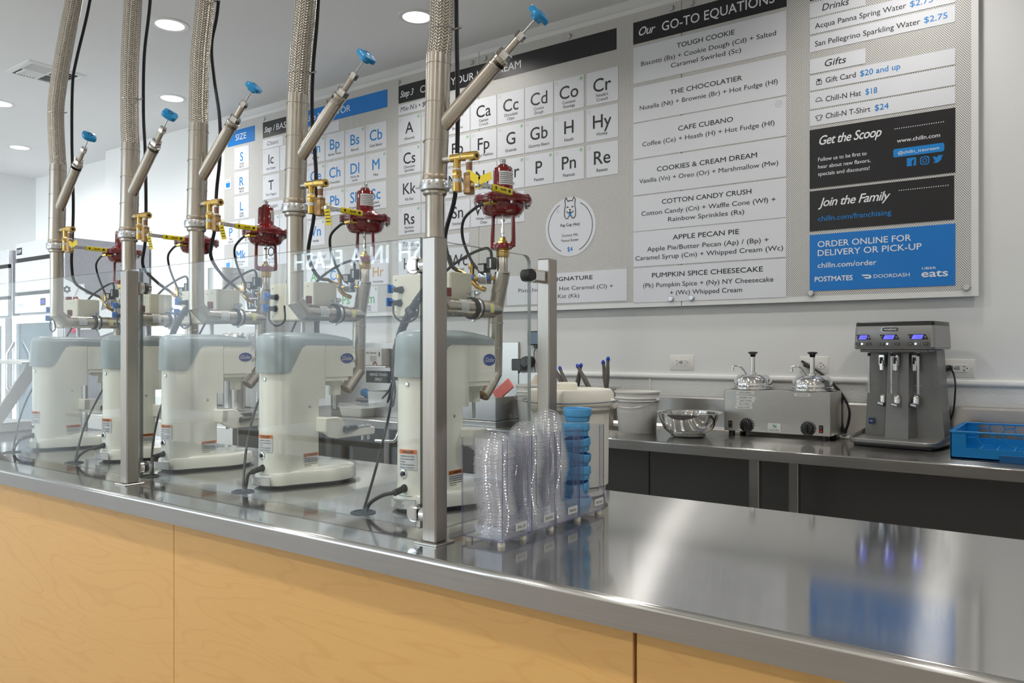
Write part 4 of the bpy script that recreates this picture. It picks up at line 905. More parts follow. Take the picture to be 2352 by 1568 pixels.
def g_nozzle(b):
    a, c = Vector((-.004, .262, .330)), Vector((-.006, .205, .268)); d = (c-a).normalized(); ring = []
    def rg(p, r):
        nx = Vector((1, 0, 0)); ny = d.cross(nx); return [p+nx*cos(2*pi*k/28)*r+ny*sin(2*pi*k/28)*r for k in range(28)]
    b.use(pipe_steel).ring_loft([rg(a, .0218), rg(c, .0228), rg(c, .0208), rg(c-d*.012, .0208)], cap1=False); b.use(weld_steel).ring_loft([rg(c-d*.012, .0208), rg(c-d*.011, .015)], False, False)
    b.use(mat('tan_diffuser', rgb(176, 138, 82), .6)).ring_loft([rg(c-d*.011, .0155), rg(c-d*.0105, .0145)], True, True)
T0 = Vector((.024, .26, .612))
def g_stub(b): b.use(pipe_steel).lathe([(.0218, -.002), (.0218, .003), (.0155, .004), (.0155, .046), (.013, .05)], 24, TR(.024, .26, .612)); b.use(brass).lathe([(.0175, .045), (.0190, .047), (.0190, .068), (.0175, .070)], 8, TR(.026, .26, .612))
def g_yoke(b):
    o = TR(.026, .26, .612); b.use(red_enamel); b.lathe([(.017, .066), (.0255, .067), (.0265, .071), (.0265, .079), (.024, .083), (.011, .084)], 24, o)
    for s_ in (-1, 1): b.tube([(.026+s_*.022, .26, .612+.074), (.026+s_*.035, .26, .612+.078), (.026+s_*.037, .26, .612+.09), (.026+s_*.035, .26, .612+.158), (.026+s_*.032, .26, .612+.168)], [.0085, .008, .0060, .0056, .0078], 10)
def g_diaph(b):
    o = TR(.026, .26, .612); b.use(red_enamel); b.lathe([(.018, .158), (.038, .160), (.052, .166), (.060, .178), (.062, .192), (.080, .194), (.083, .197), (.083, .2025)], 40, o); b.use(black_rub).lathe([(.082, .2025), (.082, .2045)], 40, o, cap=False)
    b.use(red_enamel); b.lathe([(.083, .2045), (.083, .210), (.080, .213), (.063, .217), (.050, .224), (.034, .232), (.032, .2335)], 40, o)
    for k in range(8):
        a = 2*pi*k/8+.2; p = (.026+.073*cos(a), .26+.073*sin(a)); b.use(red_enamel).lathe([(.0095, .192), (.0095, .215), (.007, .2165)], 10, TR(p[0], p[1], .612)); b.use(zinc).lathe([(.0044, .2155), (.0044, .2195)], 6, TR(p[0], p[1], .612)); b.lathe([(.0044, .186), (.0044, .193)], 6, TR(p[0], p[1], .612))
def g_can(b):
    o = TR(.026, .26, .612); b.use(red_enamel); b.lathe([(.034, .228), (.0285, .234), (.0275, .292), (.0250, .296), (.0155, .2965), (.0145, .305), (.012, .307)], 30, o); b.use(zinc).lathe([(.0080, .306), (.0080, .3145), (.0088, .3150), (.0088, .3205), (.0075, .322)], 12, o)
    b.use(paper); vs = []
    for k in range(9): a = radians(-75+105*k/8); vs += [(.026+.0289*cos(a), .26+.0289*sin(a), .612+.246), (.026+.0284*cos(a), .26+.0284*sin(a), .612+.284)]
    b.poly(vs, [(2*k, 2*k+2, 2*k+3, 2*k+1) for k in range(8)]); b.use(ink_soft)
    for l in range(6):
        vs = []
        for k in range(9): a = radians(-70+(85+10*(l % 2))*k/8); r = .0292; vs += [(.026+r*cos(a), .26+r*sin(a), .612+.250+l*.0055), (.026+r*cos(a), .26+r*sin(a), .612+.2515+l*.0055)]
        b.poly(vs, [(2*k, 2*k+2, 2*k+3, 2*k+1) for k in range(8)])
def g_stemv(b): b.use(brass).lathe([(.0145, .083), (.0145, .090), (.009, .092), (.009, .100), (.0065, .102)], 6, TR(.026, .26, .612)); b.use(chrome).lathe([(.0030, .10), (.0030, .112), (.0055, .113), (.0055, .128), (.0030, .129), (.0030, .160)], 10, TR(.026, .26, .612)); b.lathe([(.0065, .146), (.0065, .151)], 6, TR(.026, .26, .612))
SOL = ()
def g_solblock(b): b.use(zinc).box(-.036, -.006, .224, .250, .582, .613, .0015); b.use(ink); [b.disc(TR(x, .2236, z, rx=pi/2), .0020, 8) for x, z in ((-.030, .606), (-.030, .589), (-.012, .606))]
def g_coil(b): b.use(black_pl).box(-.036, -.011, .222, .252, .614, .640, .002); b.use(paper).box(-.033, -.014, .2212, .2219, .617, .635); b.use(ink_soft); [b.box(-.031, -.016, .2208, .2211, .620+k*.004, .621+k*.004) for k in range(4)]; b.use(black_pl).box(-.008, .014, .224, .250, .622, .656, .003); b.use(silver_label).box(.006, .012, .2232, .2239, .626, .650)
def g_solfit(b):
    b.use(brass); b.cyl((-.040, .236, .597), (-.062, .236, .601), .0085, seg=8); b.use(blue_tape).cyl((-.056, .236, .600), (-.064, .236, .602), .0092, seg=12); b.use(brass).cyl((-.064, .236, .602), (-.090, .237, .610), .0085, seg=6); b.cyl((-.088, .237, .609), (-.128, .240, .628), .0075, .0060, seg=8); b.tube([(-.070, .236, .595), (-.050, .238, .576), (-.025, .245, .566)], .007, 8)
    b.cyl((-.066, .236, .604), (-.066, .236, .628), .0065, seg=8); b.lathe([(.0115, .628), (.0115, .642), (.0105, .643)], 16, TR(-.066, .236)); b.use(blue_tape).cyl((-.006, .236, .597), (.000, .236, .597), .0075, seg=12); b.use(brass).cyl((.000, .236, .597), (.020, .250, .597), .0060, seg=8)
def g_elbow(b): b.use(brass).cyl((.046, .212, .800), (.038, .188, .800), .0062, seg=8); b.cyl((.040, .186, .800), (.020, .180, .797), .0070, .0052, seg=6)
def g_hose(b): b.use(black_rub).tube(smooth_path([(.022, .180, .797), (-.010, .182, .790), (-.060, .19, .762), (-.080, .21, .714), (-.062, .225, .652), (-.030, .225, .618), (-.012, .228, .606)], 6), .0042, 10)
def g_cable2(b): b.use(black_rub).tube(smooth_path([(.004, .236, .655), (.000, .236, .674), (-.021, .236, .683), (-.078, .225, .664), (-.130, .20, .625), (-.165, .17, .56), (-.175, .16, .50)], 6), .0042, 10)
CAB = {0: [(.022, .06, 1.9), (.022, .06, 1.315), (.026, .06, 1.086), (.030, .055, .938), (.022, .055, .80), (-.03, .075, .70), (-.085, .16, .64), (-.128, .24, .628)],
       1: [(.050, .06, 1.9), (.034, .06, 1.459), (.010, .06, 1.255), (.012, .055, 1.10), (.030, .055, .93), (.020, .055, .80), (-.03, .075, .69), (-.085, .16, .63), (-.128, .24, .628)],
       2: [(.07, .06, 2.0), (.036, .06, 1.588), (-.004, .06, 1.449), (.010, .06, 1.328), (.042, .06, 1.186), (.044, .06, 1.052), (.028, .058, .938), (.030, .05, .81), (-.01, .06, .72), (-.075, .15, .66), (-.128, .24, .628)],
       3: [(.09, .06, 2.1), (.041, .06, 1.702), (-.001, .06, 1.502), (-.007, .06, 1.289), (.014, .055, 1.138), (.020, .055, .944), (.024, .05, .80), (-.01, .06, .71), (-.075, .15, .66), (-.128, .24, .628)],
       4: [(.26, .06, 2.15), (.155, .06, 1.817), (.039, .06, 1.597), (.006, .06, 1.496), (.012, .055, 1.255), (.024, .055, 1.003), (.026, .05, .841), (.02, .05, .75), (-.02, .08, .68), (-.075, .15, .65), (-.128, .24, .628)]}
HOSE = {0: [(.013, 0, 1.150), (.020, 0, 1.20), (.024, 0, 1.30), (.022, 0, 1.5), (.02, 0, 1.9), (.02, 0, 2.243)],
        1: [(.013, 0, 1.150), (.018, 0, 1.20), (.030, 0, 1.30), (.050, 0, 1.43), (.058, 0, 1.6), (.05, 0, 1.9), (.05, 0, 2.243)],
        2: [(.013, 0, 1.150), (.011, 0, 1.22), (.022, 0, 1.39), (.052, 0, 1.56), (.075, 0, 1.8), (.08, 0, 2.0), (.08, 0, 2.243)],
        3: [(.013, 0, 1.150), (.006, 0, 1.22), (.006, 0, 1.44), (.030, 0, 1.68), (.045, 0, 1.9), (.05, 0, 2.243)],
        4: [(.013, 0, 1.150), (.004, 0, 1.21), (-.008, 0, 1.37), (.018, 0, 1.49), (.082, 0, 1.655), (.148, 0, 1.80), (.20, 0, 1.98), (.21, 0, 2.243)]}
BR = [(80, 41), (85, 44), (80, 49), (92, 42), (90, 46)]
LEV = [(-8, 12), (-13, -6), (-11, -8), (-12, -12), (-8, 60)]
for i, x in enumerate(XS):
    t = thing('nitrogen_dispenser', (x, 1.54, .91), ('braided steel filling pipe rising behind the near steel post, nearest of the five', 'braided steel filling pipe second from the near post, above the fully visible mixer', 'braided steel filling pipe in the middle of the five, with yellow valve lever',
        'braided steel filling pipe rising just behind the left steel post', 'farthest left braided steel filling pipe, in front of the refrigerator')[i], 'filling pipe', 'liquid nitrogen filling pipes over the mixers')
    for key, nm, fn in (('r', 'riser_pipe', g_riser), ('u', 'upper_pipe', g_upper), ('w', 'weld_seam', g_welds), ('vc', 'pipe_coupling', g_vclamp), ('t', 'brass_tee', g_tee), ('re', 'relief_valve', g_relief), ('bv', 'ball_valve', g_bvalve), ('st', 'valve_stem', g_stem),
                        ('pc', 'pipe_clamp', g_pclamp), ('sk', 'sticker', g_sticker), ('pl', 'red_plug', g_plug), ('tp', 'filling_pipe', g_tpipe), ('nz', 'nozzle', g_nozzle), ('sb', 'brass_collar', g_stub),
                        ('sl', 'solenoid_valve', g_solblock), ('co', 'solenoid_coil', g_coil), ('sf', 'brass_fittings', g_solfit), ('ca2', 'cable', g_cable2)):
        shared(key, nm, fn, t, angle=20 if key in ('r', 'tp') else 35)
    az, el = BR[i]; M = TR(.006, 0, .955) @ Matrix.Rotation(radians(-az), 4, 'Z') @ Matrix.Rotation(-radians(90-el), 4, 'X') @ Matrix.Scale(.82, 4)
    br = shared('br', 'valve_branch', g_branch, t); br.matrix_local = M
    o = shared('nu', 'hex_nuts', g_nuts, t); o.matrix_local = M
    o = shared('wh', 'handwheel', g_wheel, t); o.matrix_local = M @ Matrix.Rotation(radians(20+25*i), 4, 'Z'); o['label'] = 'blue handwheel'
    lv = shared('lv', 'valve_lever', g_lever, t); lv.matrix_local = TR(0, 0, .8055); lv['label'] = 'yellow valve lever'
    b = MB(); b.use(yellow_grip); b.tube([(.148+.013*cos(a), -.004+.004*sin(a), .806+.013*sin(a)) for a in [2*pi*k/14 for k in range(14)]], .0012, 5, closed=True); tag_strip(b, (.152, -.008, .800), (0, 8, 12, 4, 0)[i], (-100, 10, 18, 12, -150)[i] if i in (1, 2, 3) else 0)
    if i in (0, 4):
        b.bm.clear(); b.use(yellow_grip); b.tube([(.148+.013*cos(a), -.004+.004*sin(a), .806+.013*sin(a)) for a in [2*pi*k/14 for k in range(14)]], .0012, 5, closed=True)
        M = TR(.152, -.0085, .812, ry=radians(-70 if i == 4 else -58)); b.box(-.010, .010, -.0005, .0005, 0, .046, M=M)
        M = TR(.152, -.0085, .812, ry=radians(78)); b.box(-.010, .010, -.0005, .0005, 0, .040, M=M)
    b.build('valve_tag', None, t)
    # actuator: the head is turned differently on each pipe
    rz = (0, 0, 75, 0, 30)[i]; A = TR(.026, .26) @ Matrix.Rotation(radians(rz), 4, 'Z') @ TR(-.026, -.26)
    for key, nm, fn in (('sb2', None, None), ('yk', 'yoke', g_yoke), ('di', 'diaphragm_housing', g_diaph), ('cn', 'spring_housing', g_can), ('sv', 'valve_spindle', g_stemv), ('el', 'brass_elbow', g_elbow), ('ho', 'air_hose', g_hose)):
        if not fn: continue
        o = shared(key, nm, fn, t); R_ = A if key not in ('el', 'ho') else Matrix.Identity(4); dz = (0, 0, -.002, -.06, -.10)[i]
        if key == 'ho' or key == 'el': R_ = Matrix.Identity(4)
        o.matrix_local = R_
    hp = HOSE[i]; b = MB(); b.use(braid).tube(smooth_path(hp, 8), [.0300]+[.0310]*(8*(len(hp)-1)), 32, uv=True); b.build('braided_hose', None, t)
    b = MB(); k = (0, 0, 8*3, 8*1+4, 8*2)[i]; pth = smooth_path(hp, 8); p = pth[max(k, 10)]
    b.use(chrome).tube([(p.x+.0322*cos(a), p.y+.0322*sin(a), p.z+.004*sin(a)) for a in [2*pi*j/24 for j in range(24)]], .0012, 6, closed=True); b.box(p.x+.024, p.x+.050, p.y+.02, p.y+.024, p.z-.002, p.z+.002); b.build('cable_tie', None, t)
    MB().tube(smooth_path(CAB[i], 6), .0058, 10).build('cable', black_rub, t)
# thick cable bundle dropping between the mixers
for i, (pts, lab) in enumerate(((((-1.45, 1.60, 1.47), (-1.49, 1.60, 1.43), (-1.535, 1.60, 1.37), (-1.565, 1.60, 1.29), (-1.57, 1.60, 1.22)), 'thick black corrugated cable sleeve hanging left of the nearest mixer'),
                   (((-2.58, 1.6, 1.455), (-2.62, 1.6, 1.43), (-2.66, 1.6, 1.39), (-2.686, 1.6, 1.33), (-2.69, 1.6, 1.1), (-2.69, 1.6, .915)), 'thick black cable sleeve dropping behind the middle mixer'))):
    sp_ = smooth_path(pts, 10); o = tag(MB().tube(sp_, [.0118 if k % 2 else .0106 for k in range(len(sp_))], 14).build('cable_sleeve', black_rub), lab, 'cable')
    if i == 0:
        e_ = sp_[-1]
        for q in range(3): MB().tube(smooth_path([(e_.x, e_.y, e_.z+.01), (e_.x-.02+.012*q, e_.y, e_.z-.03), (e_.x-.025+.02*q, e_.y-.02, e_.z-.05-.01*q), (e_.x+.01, e_.y-.02, e_.z-.02)], 5), .0028, 8).build('wire', black_rub, o)
        b = MB(); b.lathe([(.0135, -.012), (.0135, .012)], 12, TR(-1.505, 1.60, 1.41, ry=radians(-45))); b.build('cable_tie', black_pl, o)
# ------------------------------------------------------------------ lid organiser and lids
og = thing('lid_organizer', (0, 0, .91), 'clear acrylic four-bay lid organizer labelled for small, regular, milkshake and pint lids', 'organizer')
X0, X1 = -1.052, -.947; bays = ((1.270, 1.362), (1.374, 1.466), (1.470, 1.564), (1.568, 1.684)); th = .0028; zb, zt_ = .010, .215
def ac(*a): b = MB(); b.sheet(*a, acrylic, acrylic_edge); return b
LBL = ('SMALL LIDS', 'REGULAR LIDS', 'MILKSHAKE LIDS', 'PINT LIDS')
for u0, u1 in ((bays[0][0], bays[0][1]+.005), (bays[1][0]-.003, bays[3][1])):
    ac(X0, X1, u0, u1, zb, zb+.003).build('base_sheet', None, og, flat=True); ac(X0, X0+th, u0, u1, zb+.003, zt_).build('back_sheet', None, og, flat=True)
for y in (1.270, 1.3645, 1.3715, 1.4665, 1.5645, 1.6812): ac(X0+th, X1, y, y+th, zb+.003, zt_).build('divider_sheet', None, og, flat=True)
for (y0, y1), lb in zip(bays, LBL):
    w_ = .020
    po = [(y0+.003, zb+.003), (y1, zb+.003), (y1, zt_), (y1-w_, zt_), (y1-w_, .070), (y1-w_-.008, .058), (y0+w_+.008, .058), (y0+w_, .070), (y0+w_, zt_), (y0+.003, zt_)]
    b = MB(); b.mats = [acrylic, acrylic_edge]; b.prism(po, X1-th, X1, 'x'); b.bm.normal_update()
    for f in b.bm.faces: f.material_index = 0 if abs(f.normal.x) > .9 else 1
    o = b.build('front_sheet', None, og, flat=True)
    ym = y1-.024; b = MB(); b.use(paper).box(X1, X1+.0006, ym-.021, ym+.019, .024, .040); b.use(ink).text(lb, TR(X1+.0009, ym-.001, .0285, rx=pi/2, rz=pi/2), .0058, w=.028); b.build('label_strip', None, o, flat=True)
for x in (X0+.012, X1-.010):
    for y in (1.281, 1.355, 1.460, 1.575, 1.672): MB().lathe([(.008, 0), (.0085, .003), (.007, .010)], 16, TR(x, y, 0)).build('foot', cream_pl, og)
def g_lid(b, r, n=36):
    prof = [(r*1.04, 0), (r*1.05, .002), (r*.99, .003), (r*.985, .006), (r*.93, .0065)]
    for k in range(1, 9): a = pi/2*k/9; prof.append((r*.93*cos(a)+0, .0065+.036*sin(a)))
    prof.append((r*.18, .0425)); rings = []
    for i, (rr, z) in enumerate(prof):
        rings.append([(rr*(1+(.010 if (j % 2 and 4 < i < 12) else 0))*cos(2*pi*j/n), rr*(1+(.010 if (j % 2 and 4 < i < 12) else 0))*sin(2*pi*j/n), z) for j in range(n)])
    b.ring_loft(rings, False, False)
for bay, (yc, n, r, sp_, lab, grp) in enumerate(((1.316, 29, .0405, .00610, 'clear domed plastic lid in the small lids stack', 'small dome lids'), (1.420, 31, .0405, .00615, 'clear domed plastic lid in the regular lids stack', 'regular dome lids'), (1.518, 34, .0410, .00620, 'clear domed plastic lid in the milkshake lids stack', 'milkshake dome lids'))):
    b = MB(); g_lid(b, r); L0 = b.build('dome_lid', lid_clear, None, angle=80); xx = -.999; yy = yc
    for k in range(n):
        o = L0 if k == 0 else L0.copy()
        if k: COL.objects.link(o)
        wob = .006*sin(k*.23+bay*1.7)
        o.location = (xx+wob, yy+.002*sin(k*.4), .9232+k*sp_); o.rotation_euler = (radians(random.uniform(-2, 2)), radians(random.uniform(-2.5, 2.5)), random.uniform(0, 6))
        if k == n-1: tag(o, lab.replace('lid in the', 'lid on top of the'), 'lid', grp)
        elif k == 0: tag(o, lab.replace('lid in the', 'lid at the bottom of the'), 'lid', grp)
        else: tag(o, lab.replace('lid in the', 'lid within the'), 'lid', grp)
def g_blid(b):
    b.lathe([(.0, .0), (.0280, .0), (.0292, .0015), (.0304, .013), (.0330, .0135), (.0338, .015), (.0338, .0310), (.0332, .0318), (.0318, .0310), (.0312, .015), (.0285, .013), (.0275, .003), (.0, .003)], 40, cap=False)
b = MB(); g_blid(b); L0 = b.build('pint_lid', lid_blue)
for k, (dz, tx, ty, flip) in enumerate(((0.0, 0, 0, 0), (.036, 3, -6, 0), (.0725, -3, 5, 0), (.108, 4, -7, 0), (.1425, -2, 6, 0), (.178, 2, -5, 0), (.2145, 0, 1, 0))):
    o = L0 if k == 0 else L0.copy()
    if k: COL.objects.link(o)
    o.location = (-.990+.002*((-1)**k), 1.626, .9235+dz*.985); o.rotation_euler = (radians(tx), radians(ty), k)
    tag(o, ('light blue plastic lid at the bottom of the blue stack', 'light blue plastic lid second from the bottom of the blue stack', 'light blue plastic lid third from the bottom of the blue stack', 'light blue plastic lid in the middle of the blue stack', 'light blue plastic lid third from the top of the blue stack', 'light blue plastic lid second from the top of the blue stack', 'light blue plastic lid on top of the blue stack')[k], 'lid', 'pint lids in the organizer')

# ------------------------------------------------------------------ big cream container on the front counter
cb = thing('round_container', (-1.155, 1.865, .91), 'large round cream plastic container with lid and wire bail, behind the lids', 'container')
b = MB(); b.lathe([(.088, 0), (.094, .004), (.098, .026), (.104, .031), (.106, .225), (.112, .230), (.118, .236), (.118, .246), (.112, .248)], 56); b.build('body', cream_pl, cb)
b = MB(); b.lathe([(.113, .243), (.120, .246), (.121, .254), (.119, .276), (.112, .287), (.098, .289), (.095, .285), (0, .285)], 56, cap=False); b.lathe([(.030, .284), (.030, .302), (.027, .306), (0, .306)], 30, TR(-.0, -.02, 0), cap=False); b.build('lid', cream_pl, cb)
b = MB(); b.use(grey_ring).tube([(.132*cos(a), .132*sin(a), .258+.003*sin(a)) for a in [radians(-200+220*k/30) for k in range(31)]], .0022, 8); b.build('bail', None, cb)
MB().lathe([(.013, -.01), (.015, 0), (.013, .010), (.0, .012)], 14, TR(.118, .02, .250, ry=pi/2), cap=False).build('bail_lug', cream_pl, cb)
# buckets
def bucket(loc, r, h, lab):
    t = thing('plastic_bucket', loc, lab, 'bucket', 'white plastic buckets on the back counter')
    b = MB(); b.lathe([(r*.82, 0), (r*.84, .003), (r*.95, h*.76), (r*1.02, h*.765), (r*1.02, h*.775), (r*.955, h*.78), (r*.965, h*.83), (r*1.03, h*.835), (r*1.03, h*.85), (r*.97, h*.855), (r*.985, h*.96), (r*1.03, h*.965), (r*1.035, h), (r*.985, h), (r*.80, .006), (0, .006)], 48, cap=False); b.build('body', white_pl, t)
    for s_ in (-1, 1): MB().box(s_*r*.97-.012, s_*r*.97+.012, -.016, .016, h*.775, h*.84, .003).build('handle_lug', white_pl, t)
    b = MB(); b.tube([(r*1.0*cos(a), -r*1.02*abs(sin(a))**.8, h*.80-.035*sin(a)) for a in [pi*k/20 for k in range(21)]], .0016, 6); b.build('wire_handle', zinc, t)
    return t
bucket((-1.735, 3.405, .91), .105, .195, 'white plastic bucket between the cream container and the steel bowl')
bucket((-2.270, 3.330, .91), .100, .215, 'white plastic bucket behind the rear steel post of the glass guard')
# mixing bowl
bo = thing('mixing_bowl', (-1.46, 3.37, .91), 'empty stainless mixing bowl with rolled rim on the back counter', 'bowl')
b = MB(); b.lathe([(0, .0), (.062, .0), (.082, .006), (.112, .040), (.131, .085), (.133, .105), (.150, .108), (.152, .1095), (.150, .111), (.131, .1075), (.128, .085), (.109, .042), (.080, .009), (.060, .0025), (0, .0025)], 56, cap=False); b.build('bowl_shell', chrome, bo)
# steel pan holding handled tools
pn = thing('steel_pan', (-2.07, 3.50, .91), 'deep square stainless pan holding grey handled spades, behind the cream container', 'pan')
b = MB(); ro = [[(p[0], p[1], z) for p in rrect(-s_, s_, -s_*.75, s_*.75, .025)] for s_, z in ((.115, 0), (.130, .195), (.148, .197), (.148, .201), (.127, .200), (.112, .004))]; b.ring_loft(ro, True, True); b.build('pan_shell', steel, pn)
for k, (x, y, dx, dy, lab) in enumerate(((-2.205, 3.52, -.10, 0, 'grey ribbed handle with blue tip, leftmost, leaning left beside the post'), (-2.175, 3.50, -.062, .0, 'grey ribbed handle with blue tip, second from the post'),
        (-2.150, 3.53, .030, .0, 'grey ribbed handle leaning right to meet its pair, left one of the middle crossing'), (-2.045, 3.50, -.085, 0, 'grey ribbed handle leaning left, right one of the middle crossing'),
        (-1.965, 3.52, -.022, 0, 'grey ribbed handle with blue tip, left one of the upright right pair'), (-1.955, 3.50, .010, 0, 'grey ribbed handle with blue tip, rightmost and tallest'))):
    top = Vector((x+dx, y+dy, (1.235, 1.215, 1.232, 1.228, 1.250, 1.268)[k])); bot_ = Vector((x-dx*1.2, y, .925)); d = (top-bot_)
    t = thing('spade', tuple(bot_), lab, 'spade', 'grey handled spades in the steel pan'); d0 = Vector((0, 0, 0))
    b = MB(); L_ = d.length; n = d.normalized(); pts = []; rr = []
    b.tube([d0, d*.5], .004, 8); b.build('steel_shank', steel, t)
    for j in range(30): f = j/29; pts.append(d*.48+n*(L_*.46*f)); rr.append((.0085+.0045*sin(pi*min(1, f*1.15)))*(1.0 if j % 2 else .93))
    MB().tube(pts, rr, 14).build('ribbed_grip', tongs_grip, t); MB().tube([d*.94, d*.965, d*.99, d], [.0098, .010, .0065, .002], 14).build('tip', blue_tip, t)

# ------------------------------------------------------------------ topping warmer with two pumps
wm = thing('topping_warmer', (-1.12, 3.53, .91), 'stainless twin topping warmer with two dials and tape labels', 'food warmer')
MB().box(-.235, .235, 0, .185, .021, .211, .0025).build('housing', steel, wm)
for x in (-.205, .205):
    for y in (.02, .165): MB().lathe([(.014, 0), (.014, .022)], 14, TR(x, y, 0)).build('foot', black_rub, wm)
for x in (-.128, .142):
    b = MB(); Md = TR(x, 0, .052, rx=pi/2); b.use(black_pl).lathe([(.033, 0), (.0325, .004), (.024, .006), (.023, .018), (.020, .020), (0, .020)], 36, Md, cap=False); b.box(x-.0045, x+.0045, -.026, -.018, .032, .072, .0015)
    b.use(white_ink)
    for k in range(13):
        a = radians(-10+200*k/12); b.box(-.0012, .0012, -.0045, .0045, 0, .0004, M=Md @ TR(.0285*cos(a), .0285*sin(a), .0045, rz=a-pi/2))
    b.build('dial', None, wm)
for x, c in ((-.205, 0), (.196, 1)):
    b = MB(); b.use(black_pl).box(x-.0085, x+.0085, -.004, 0, .035, .068, .001); b.use(black_rub).box(x-.006, x+.006, -.006, -.003, .039, .064, .001)
    if c: b.use(mat('red_rocker_mark', rgb(170, 20, 25), .4)).box(x-.006, x+.006, -.0064, -.0059, .039, .048)
    b.use(white_ink).text('O', TR(x, -.0064, .056, rx=pi/2), .004); b.build('rocker_switch', None, wm)
b = MB(); b.use(paper).box(-.033, .023, -.0008, 0, .030, .066); b.use(silver_label).box(-.014, .008, -.001, -.0008, .044, .062); b.use(green_ink).poly([(-.013, -.0012, .056), (-.004, -.0012, .059), (.007, -.0012, .050), (.002, -.0012, .046)], [(0, 1, 2, 3)]); b.use(ink_soft).text('SERVER', TR(-.005, -.0012, .034, rx=pi/2), .0042, w=.046, bold=.02); b.build('brand_plate', None, wm, flat=True)
TP = (('SALTED CARAMEL', -.178, -.094, .198, 2), ('SMALL/REG 1 PUMP', -.178, -.088, .176, -3), ('LARGE 1 1/2 PUMPS', -.176, -.092, .161, 2), ('PINT 2 PUMPS', -.176, -.104, .146, 3), ('QUART 4 PUMPS', -.182, -.102, .131, 1), ('HOT FUDGE', .083, .152, .196, 0))
for st, x0, x1, z, tilt in TP:
    M = TR((x0+x1)/2, -.0005, z, ry=radians(-tilt)); b = MB(); b.use(paper).box(-(x1-x0)/2, (x1-x0)/2, -.0006, 0, -.0062, .0062, M=M); b.use(ink_soft).text(st, M @ TR(0, -.0009, -.0022, rx=pi/2), .0046, w=(x1-x0)*.66, bold=.01); b.build('tape_label', None, wm, flat=True)
b = MB(); b.use(black_rub).tube(smooth_path([(.05, .226, .34), (.15, .222, .275), (.225, .214, .20), (.262, .205, .13), (.260, .2, .07), (.245, .195, .02)], 7), .0052, 10); b.tube(smooth_path([(.236, .206, .180), (.224, .2, .12), (.232, .198, .06), (.245, .195, .02)], 6), .0052, 10); b.build('power_cord', None, wm)
def pump(loc, lab):
    t = thing('syrup_pump', loc, lab, 'pump', 'stainless topping pumps in the warmer')
    MB().lathe([(.090, 0), (.097, .002), (.097, .006), (.088, .009), (.090, .016), (.084, .019), (.083, .046), (.080, .050), (.066, .066), (.058, .068), (0, .068)], 48, cap=False).build('jar_lid', chrome, t)
    MB().lathe([(.018, .066), (.018, .076), (.012, .077), (.0100, .078), (.0100, .150), (.0, .150)], 24, cap=False).build('pump_tube', chrome, t)
    MB().lathe([(.0105, .148), (.011, .150), (.013, .160), (.021, .166), (.0225, .169), (.018, .1715), (0, .1725)], 28, cap=False).build('plunger_knob', black_pl, t)
    b = MB(); b.tube(smooth_path([(-.018, -.030, .064), (-.028, -.045, .088), (-.038, -.055, .104)], 4)+smooth_path([(-.044, -.060, .107), (-.062, -.070, .107), (-.068, -.074, .103), (-.068, -.076, .088)], 4), .0042, 12); b.lathe([(.0062, .084), (.0066, .090), (.005, .098)], 12, TR(-.068, -.076, 0)); b.lathe([(.012, 0), (.010, .004)], 16, TR(-.017, -.028, .060, rx=radians(20))); b.build('spout', chrome, t)
pump((-1.252, 3.622, 1.121), 'stainless pump with black knob in the left well of the topping warmer'); pump((-.985, 3.622, 1.121), 'stainless pump with black knob in the right well of the topping warmer')

# ------------------------------------------------------------------ three-spindle shake mixer
sm_ = thing('shake_mixer', (-.612, 3.62, .91), 'grey three-spindle milkshake mixer with blue lit displays', 'drink mixer', rz=radians(-7)); sm_.scale = (.90, 1, 1)
b = MB(); out = rrect(-.190, .190, -.200, .085, .055, 6); b.ring_loft([[(p[0]*k, p[1]*k, z*(.62+.55*(p[1]+.2)/.285) if z > .03 else z) for p in out] for z, k in ((.012, .96), (.020, 1.0), (.048, 1.0), (.053, .985), (.048, .955), (.036, .94))]); b.build('base_tray', die_cast, sm_)
MB().box(-.165, .165, -.17, .07, 0, .013, .003).build('foot_pad', black_rub, sm_)
b = MB(); pr_ = lambda w0, w1, y0, y1, z0, z1: b.ring_loft([[(-w0, y0, z0), (w0, y0, z0), (w0, .080, z0), (-w0, .080, z0)], [(-w1, y1, z1), (w1, y1, z1), (w1, .080, z1), (-w1, .080, z1)]])
pr_(.172, .142, -.018, -.035, .030, .392); b.build('back_column', die_cast, sm_)
b = MB(); b.ring_loft([[(-.062, -.075, .030), (.038, -.075, .030), (.062, -.015, .030), (-.086, -.015, .030)], [(-.052, -.060, .392), (.036, -.060, .392), (.058, -.02, .392), (-.074, -.02, .392)]]); b.build('centre_column', die_cast, sm_)
b = MB(); hd = rrect(-.172, .172, -.155, .085, .018, 5); b.ring_loft([[(p[0]*k, p[1]*k+.0, z) for p in hd] for z, k in ((.395, .97), (.403, 1.0), (.480, .975), (.490, .965))]); b.build('head', die_light, sm_)
b = MB(); b.ring_loft([[(p[0]*k, p[1]*k, z) for p in hd] for z, k in ((.489, .966), (.502, .962), (.506, .945))]); b.build('top_cover', black_pl, sm_)
MB().box(-.150, .140, -.135, .07, .383, .396, .004).build('lower_skirt', die_cast, sm_)
def F(x, z, o=.0): return TR(x, -.1555+(z-.403)*.05-o, z, rx=radians(90-3))
b = MB(); b.use(chrome).poly([(p[0], p[1], 0) for p in rrect(-.037, .037, -.0095, .0095, .0093, 4)], [tuple(range(20))], F(-.012, .4745, .001)); b.use(black_pl).poly([(p[0], p[1], .0002) for p in rrect(-.0355, .0355, -.0083, .0083, .0082, 4)], [tuple(range(20))], F(-.012, .4745, .001)); b.use(white_ink).text('WARING', F(-.012, .4708, .0016), .0078, w=.053, bold=.02)
